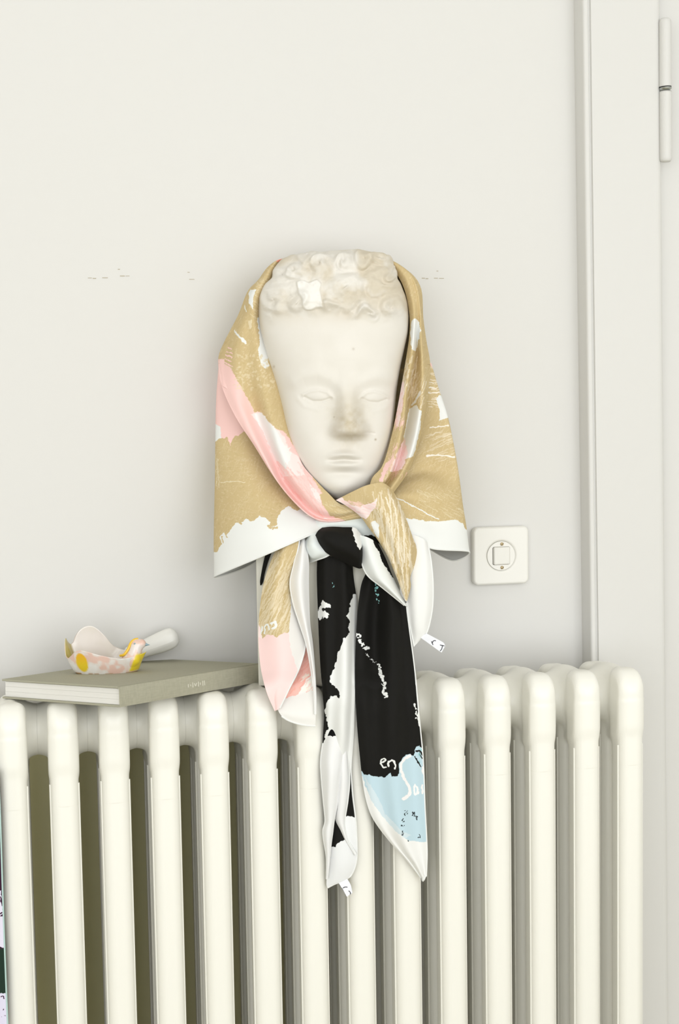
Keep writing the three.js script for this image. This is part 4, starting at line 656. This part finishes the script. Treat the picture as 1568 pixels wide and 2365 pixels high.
cloth('left_tail', black, [
  zip([[733, 1284], [760, 1284], [795, 1292], [814, 1300]], [0.068, 0.084, 0.082, 0.07]),
  zip([[732, 1330], [762, 1328], [796, 1330], [816, 1332]], [0.07, 0.086, 0.084, 0.066]),
  zip([[734, 1400], [766, 1398], [800, 1398], [824, 1398]], [0.076, 0.09, 0.09, 0.066]),
  zip([[737, 1480], [768, 1478], [800, 1478], [822, 1478]], [0.088, 0.1, 0.1, 0.078]),
  zip([[741, 1550], [770, 1550], [800, 1550], [820, 1550]], [0.1, 0.112, 0.112, 0.094]),
  zip([[746, 1605], [772, 1606], [800, 1608], [819, 1608]], [0.118, 0.13, 0.128, 0.112]),
  zip([[749, 1650], [772, 1652], [798, 1654], [818, 1656]], [0.118, 0.13, 0.128, 0.112]),
  zip([[746, 1700], [770, 1704], [796, 1706], [816, 1706]], [0.116, 0.124, 0.125, 0.112]),
  zip([[742, 1760], [766, 1764], [790, 1766], [812, 1766]], [0.113, 0.116, 0.118, 0.112]),
  zip([[744, 1810], [766, 1812], [790, 1812], [812, 1812]], [0.112, 0.113, 0.114, 0.112]),
], (c) => {
  c.fillStyle = BLACK; c.fillRect(700, 1260, 160, 560);
  poly(c, [[830, 1374], [814, 1372], [810, 1386], [806, 1398], [808, 1412], [800, 1424], [806, 1436], [804, 1452], [806, 1460], [792, 1480], [788, 1494], [781, 1510], [778, 1528], [770, 1546], [764, 1562], [761, 1572], [770, 1584], [780, 1592], [785, 1604], [783, 1614], [776, 1606], [766, 1608], [758, 1616], [752, 1640], [755, 1660], [758, 1680], [751, 1700], [754, 1690], [744, 1736], [738, 1780], [860, 1800], [860, 1374]], WHITE);
  poly(c, [[746, 1384], [752, 1390], [762, 1398], [762, 1404], [747, 1406], [744, 1412], [752, 1410], [758, 1420], [756, 1426], [746, 1430], [744, 1424], [739, 1431], [734, 1426], [734, 1414], [738, 1402], [742, 1396]], WHITE);
  speck(c, 768, 1345, 774, 1356, 3, TEAL, 1.4, 1); trail(c, [[768, 1590], [786, 1600]], BLACK, 3, 14);
}, { nu: 40, nv: 130, warp: 5, clear: 0.004, wr: (u, v) => 0.0035 * Math.sin(u * 11 + v * 2) * sst(0, 0.2, u) * (1 - sst(0.8, 1, u)) * (1 - sst(0.7, 1, v)), label: 'left tail, black breaking into white' });
cloth('left_tail_back', black, [
  zip([[748, 1750], [775, 1752], [800, 1752], [808, 1750]], [0.112, 0.115, 0.115, 0.112]),
  zip([[752, 1830], [775, 1832], [800, 1832], [814, 1832]], [0.112, 0.115, 0.115, 0.112]),
  zip([[755, 1890], [778, 1892], [800, 1892], [821, 1890]], [0.113, 0.117, 0.117, 0.113]),
  zip([[755, 1950], [780, 1950], [802, 1950], [824, 1945]], [0.114, 0.12, 0.12, 0.114]),
  zip([[756, 2000], [778, 2000], [800, 1998], [823, 1990]], [0.114, 0.121, 0.121, 0.115]),
  zip([[754, 2040], [774, 2036], [794, 2030], [812, 2020]], [0.114, 0.118, 0.118, 0.115]),
  zip([[757, 2050], [772, 2042], [788, 2036], [800, 2030]], [0.114, 0.116, 0.116, 0.115]),
], (c) => {
  c.fillStyle = BLACK; c.fillRect(720, 1700, 140, 400); poly(c, [[700, 1962], [764, 1957], [774, 1955], [780, 1948], [797, 1938], [798, 1886], [804, 1884], [812, 1886], [830, 1890], [860, 1960], [860, 2100], [700, 2100]], '#eceded');
}, { nu: 30, nv: 80, clear: 0.004, hem: ['v1', 'u1'], label: 'back layer of the left tail' });
cloth('left_tail_fold', black, [
  zip([[752, 1650], [768, 1652], [784, 1654], [800, 1654]], [0.112, 0.118, 0.118, 0.112]),
  zip([[748, 1700], [764, 1702], [784, 1704], [801, 1704]], [0.114, 0.124, 0.124, 0.114]),
  zip([[741, 1752], [760, 1750], [780, 1752], [796, 1752]], [0.117, 0.13, 0.128, 0.118]),
  zip([[742, 1792], [760, 1792], [776, 1792], [789, 1792]], [0.12, 0.134, 0.132, 0.122]),
  zip([[747, 1850], [758, 1850], [770, 1850], [781, 1850]], [0.12, 0.131, 0.13, 0.122]),
  zip([[751, 1895], [758, 1895], [766, 1895], [773, 1892]], [0.12, 0.128, 0.128, 0.122]),
  zip([[746, 1918], [754, 1920], [762, 1922], [769, 1924]], [0.12, 0.128, 0.128, 0.122]),
  zip([[748, 1942], [754, 1943], [760, 1944], [766, 1945]], [0.12, 0.127, 0.127, 0.122]),
  zip([[754, 1980], [756, 1981], [759, 1981], [762, 1982]], [0.12, 0.124, 0.124, 0.122]),
  zip([[754, 2030], [755, 2030], [756, 2030], [757, 2030]], [0.119, 0.121, 0.121, 0.12]),
], (c) => { c.fillStyle = '#eeeeed'; c.fillRect(700, 1700, 140, 380); }, { nu: 24, nv: 100, clear: 0.003, hem: ['u0'], label: 'narrow white front fold of the left tail' });
cloth('left_tail_fold', black, [
  zip([[784, 1670], [790, 1670], [797, 1672], [801, 1674]], [0.11, 0.114, 0.114, 0.11]),
  zip([[781, 1745], [790, 1745], [799, 1746], [803, 1748]], [0.112, 0.121, 0.12, 0.114]),
  zip([[780, 1800], [790, 1800], [800, 1800], [807, 1800]], [0.116, 0.126, 0.124, 0.116]),
  zip([[777, 1850], [786, 1850], [796, 1850], [803, 1848]], [0.117, 0.125, 0.124, 0.117]),
  zip([[774, 1888], [784, 1890], [792, 1890], [797, 1888]], [0.117, 0.124, 0.123, 0.117]),
  zip([[786, 1918], [791, 1918], [795, 1918], [797, 1916]], [0.118, 0.123, 0.123, 0.119]),
  zip([[798, 1944], [801, 1944], [803, 1944], [805, 1942]], [0.118, 0.122, 0.122, 0.119]),
  zip([[819, 1975], [820, 1975], [821, 1974], [822, 1973]], [0.118, 0.12, 0.12, 0.119]),
], (c) => { c.fillStyle = '#eeeeed'; c.fillRect(740, 1700, 120, 320); }, { nu: 20, nv: 90, clear: 0.003, hem: ['u1'], label: 'second white fold crossing the left tail' });
cloth('care_tag', black, [zip([[780, 2036], [802, 2030]], [0.116, 0.116]), zip([[790, 2052], [810, 2044]], [0.12, 0.12]), zip([[801, 2071], [814, 2062]], [0.122, 0.122])], tagPrint([[[793, 2051], [796, 2048], [802, 2049]], [[806, 2058], [812, 2062], [808, 2068]], [[790, 2052], [798, 2068]]]), { nu: 8, nv: 12, warp: 0, clear: 0.008, label: 'small white care tag at the tail end' });
const blackR = [
  zip([[846, 1322], [876, 1330], [908, 1350], [938, 1392]], [0.07, 0.076, 0.08, 0.078]),
  zip([[834, 1352], [872, 1356], [908, 1376], [941, 1420]], [0.074, 0.078, 0.084, 0.078]),
  zip([[826, 1410], [868, 1412], [912, 1430], [946, 1462]], [0.078, 0.074, 0.09, 0.078]),
  zip([[822, 1480], [866, 1484], [912, 1496], [953, 1512]], [0.086, 0.078, 0.096, 0.08]),
  zip([[820, 1545], [868, 1548], [916, 1554], [959, 1562]], [0.096, 0.09, 0.1, 0.086]),
  zip([[821, 1610], [870, 1612], [920, 1614], [964, 1618]], [0.112, 0.112, 0.112, 0.1]),
  zip([[825, 1680], [872, 1682], [924, 1682], [970, 1680]], [0.112, 0.117, 0.116, 0.098]),
  zip([[831, 1745], [876, 1748], [928, 1748], [976, 1742]], [0.112, 0.118, 0.116, 0.098]),
  zip([[837, 1800], [882, 1806], [932, 1808], [979, 1800]], [0.11, 0.117, 0.115, 0.097]),
  zip([[846, 1850], [892, 1862], [936, 1868], [981, 1860]], [0.109, 0.115, 0.113, 0.096]),
  zip([[862, 1892], [904, 1912], [944, 1922], [984, 1918]], [0.107, 0.113, 0.111, 0.095]),
  zip([[897, 1940], [928, 1958], [958, 1968], [986, 1968]], [0.103, 0.108, 0.107, 0.094]),
  zip([[937, 1985], [955, 1996], [972, 2002], [985, 2002]], [0.1, 0.104, 0.103, 0.094]),
  zip([[970, 2026], [976, 2030], [981, 2030], [984, 2024]], [0.098, 0.099, 0.099, 0.096]),
];
cloth('right_tail', black, blackR, (c) => {
  c.fillStyle = BLACK; c.fillRect(780, 1290, 240, 800);
  poly(c, [[820, 1768], [836, 1782], [842, 1790], [852, 1788], [862, 1794], [876, 1794], [890, 1795], [896, 1788], [902, 1786], [906, 1794], [918, 1792], [921, 1784], [920, 1764], [930, 1750], [938, 1744], [948, 1742], [956, 1746], [958, 1734], [961, 1724], [968, 1722], [980, 1734], [1020, 1740], [1020, 2080], [800, 2080]], BLUE);
  line(c, [[958, 1748], [964, 1758], [971, 1770]], BLACK, 2.5); line(c, [[962, 1734], [970, 1733], [976, 1745]], BLACK, 4); line(c, [[968, 1740], [975, 1752]], BLACK, 2); speck(c, 962, 1732, 980, 1760, 8, '#9fd0d4', 2.5, 0.8);
  poly(c, [[836, 1792], [850, 1830], [866, 1862], [890, 1892], [915, 1920], [938, 1938], [945, 1943], [990, 1944], [1010, 2100], [820, 2100], [820, 1780]], '#f3f3f0'); c.globalAlpha = 0.4; poly(c, [[842, 1792], [870, 1836], [890, 1880], [930, 1920], [950, 1930], [930, 1940], [890, 1895], [856, 1850]], '#f0f2f2'); c.globalAlpha = 1;
  // the brushed words
  line(c, [[881, 1762], [888, 1760], [891, 1754], [886, 1751], [881, 1756], [880, 1764], [884, 1772], [891, 1772]], WHITE, 4.2); line(c, [[898, 1758], [897, 1769]], WHITE, 4.6); line(c, [[898, 1762], [901, 1756], [907, 1755], [913, 1762], [912, 1774]], WHITE, 4.2);
  line(c, [[948, 1746], [934, 1752], [925, 1765], [926, 1782], [936, 1802], [946, 1818], [948, 1828], [943, 1840], [930, 1845]], '#f7f4f3', 6.5); line(c, [[958, 1812], [955, 1826], [961, 1838], [966, 1828], [963, 1815], [958, 1812]], '#f4f4f4', 4.5); line(c, [[975, 1813], [975, 1832]], '#f4f4f4', 5); line(c, [[976, 1772], [977, 1788]], '#f4f1f0', 5);
  // splatter
  trail(c, [[824, 1463], [832, 1478], [842, 1494], [848, 1500]], WHITE, 5.5, 26); trail(c, [[846, 1508], [856, 1522], [864, 1528], [872, 1530]], WHITE, 2.2, 18); trail(c, [[872, 1534], [879, 1545], [882, 1562], [887, 1582], [888, 1600], [892, 1614]], WHITE, 5, 44);
  trail(c, [[866, 1338], [870, 1360], [874, 1398]], TEAL, 3.4, 34); trail(c, [[955, 1626], [962, 1638], [965, 1652], [962, 1662]], WHITE, 4, 22); poly(c, [[966, 1640], [964, 1660], [972, 1690], [980, 1690], [976, 1630]], WHITE);
  for (const [x, y, n] of [[938, 1877, 3], [954, 1880, 7], [961, 1890, 4], [931, 1895, 2], [930, 1903, 2], [931, 1924, 5], [940, 1938, 1], [967, 1931, 5]]) speck(c, x - 3, y - 5, x + 3, y + 5, n * 2, '#23282c', 1.5, 1);
}, { nu: 56, nv: 200, warp: 3, clear: 0.006, hem: ['u1'], wr: (u, v) => 0.0045 * Math.sin(u * 13 + v * 1.5) * (1 - 0.6 * v) * sst(0, 0.2, u) * (1 - sst(0.8, 1, u)), label: 'broad right tail, black above, pale blue and white at the point' });
cloth('tail_corner', black, [zip([[968, 2020], [976, 2026], [984, 2020]], [0.098, 0.1, 0.096]), zip([[973, 2026], [979, 2032], [982, 2028]], [0.099, 0.102, 0.097]), zip([[974, 2033], [977, 2036], [979, 2033]], [0.099, 0.1, 0.098])], (c) => { c.fillStyle = WHITE; c.fillRect(940, 2000, 80, 60); }, { nu: 10, nv: 12, clear: 0.006 });

// ---- printed cloth that shows at the very left edge
const edgeCloth = thing('printed_cloth', 'dark purple, green and lilac printed cloth hanging at the left end of the radiator', 'scarf', V(-0.06, Y0 - 0.3, 0.01));
cloth('cloth_panel', edgeCloth, [
  zip([[-80, 1780], [-40, 1780], [-4, 1780]], [0.2, 0.206, 0.2]), zip([[-78, 1900], [-38, 1900], [1, 1900]], [0.2, 0.207, 0.2]), zip([[-76, 2060], [-34, 2060], [6, 2060]], [0.2, 0.208, 0.2]), zip([[-72, 2200], [-30, 2200], [11, 2200]], [0.2, 0.208, 0.2]), zip([[-68, 2400], [-26, 2400], [19, 2400]], [0.2, 0.207, 0.2]),
], (c) => {
  c.fillStyle = '#3a1c33'; c.fillRect(-120, 1740, 200, 700); poly(c, [[-120, 2058], [3, 2058], [5, 2085], [7, 2110], [0, 2116], [14, 2120], [14, 2180], [8, 2188], [-2, 2184], [-120, 2170]], '#e4dff0'); poly(c, [[-120, 2184], [2, 2190], [20, 2186], [20, 2298], [-120, 2298]], '#22352b'); poly(c, [[-120, 2296], [30, 2292], [40, 2450], [-120, 2450]], '#e0dcf0');
  line(c, [[-6, 2064], [3, 2070], [5, 2090]], '#3a1c33', 3); line(c, [[-2, 2112], [4, 2108]], '#3a1c33', 3); line(c, [[2, 2302], [8, 2298], [10, 2306]], '#3a1c33', 2); speck(c, 0, 2330, 14, 2350, 4, '#3a1c33', 1.6, 1);
}, { nu: 24, nv: 80, hem: ['u1'], hemColor: '#b9d6d0' });

renderer.render(scene, camera);
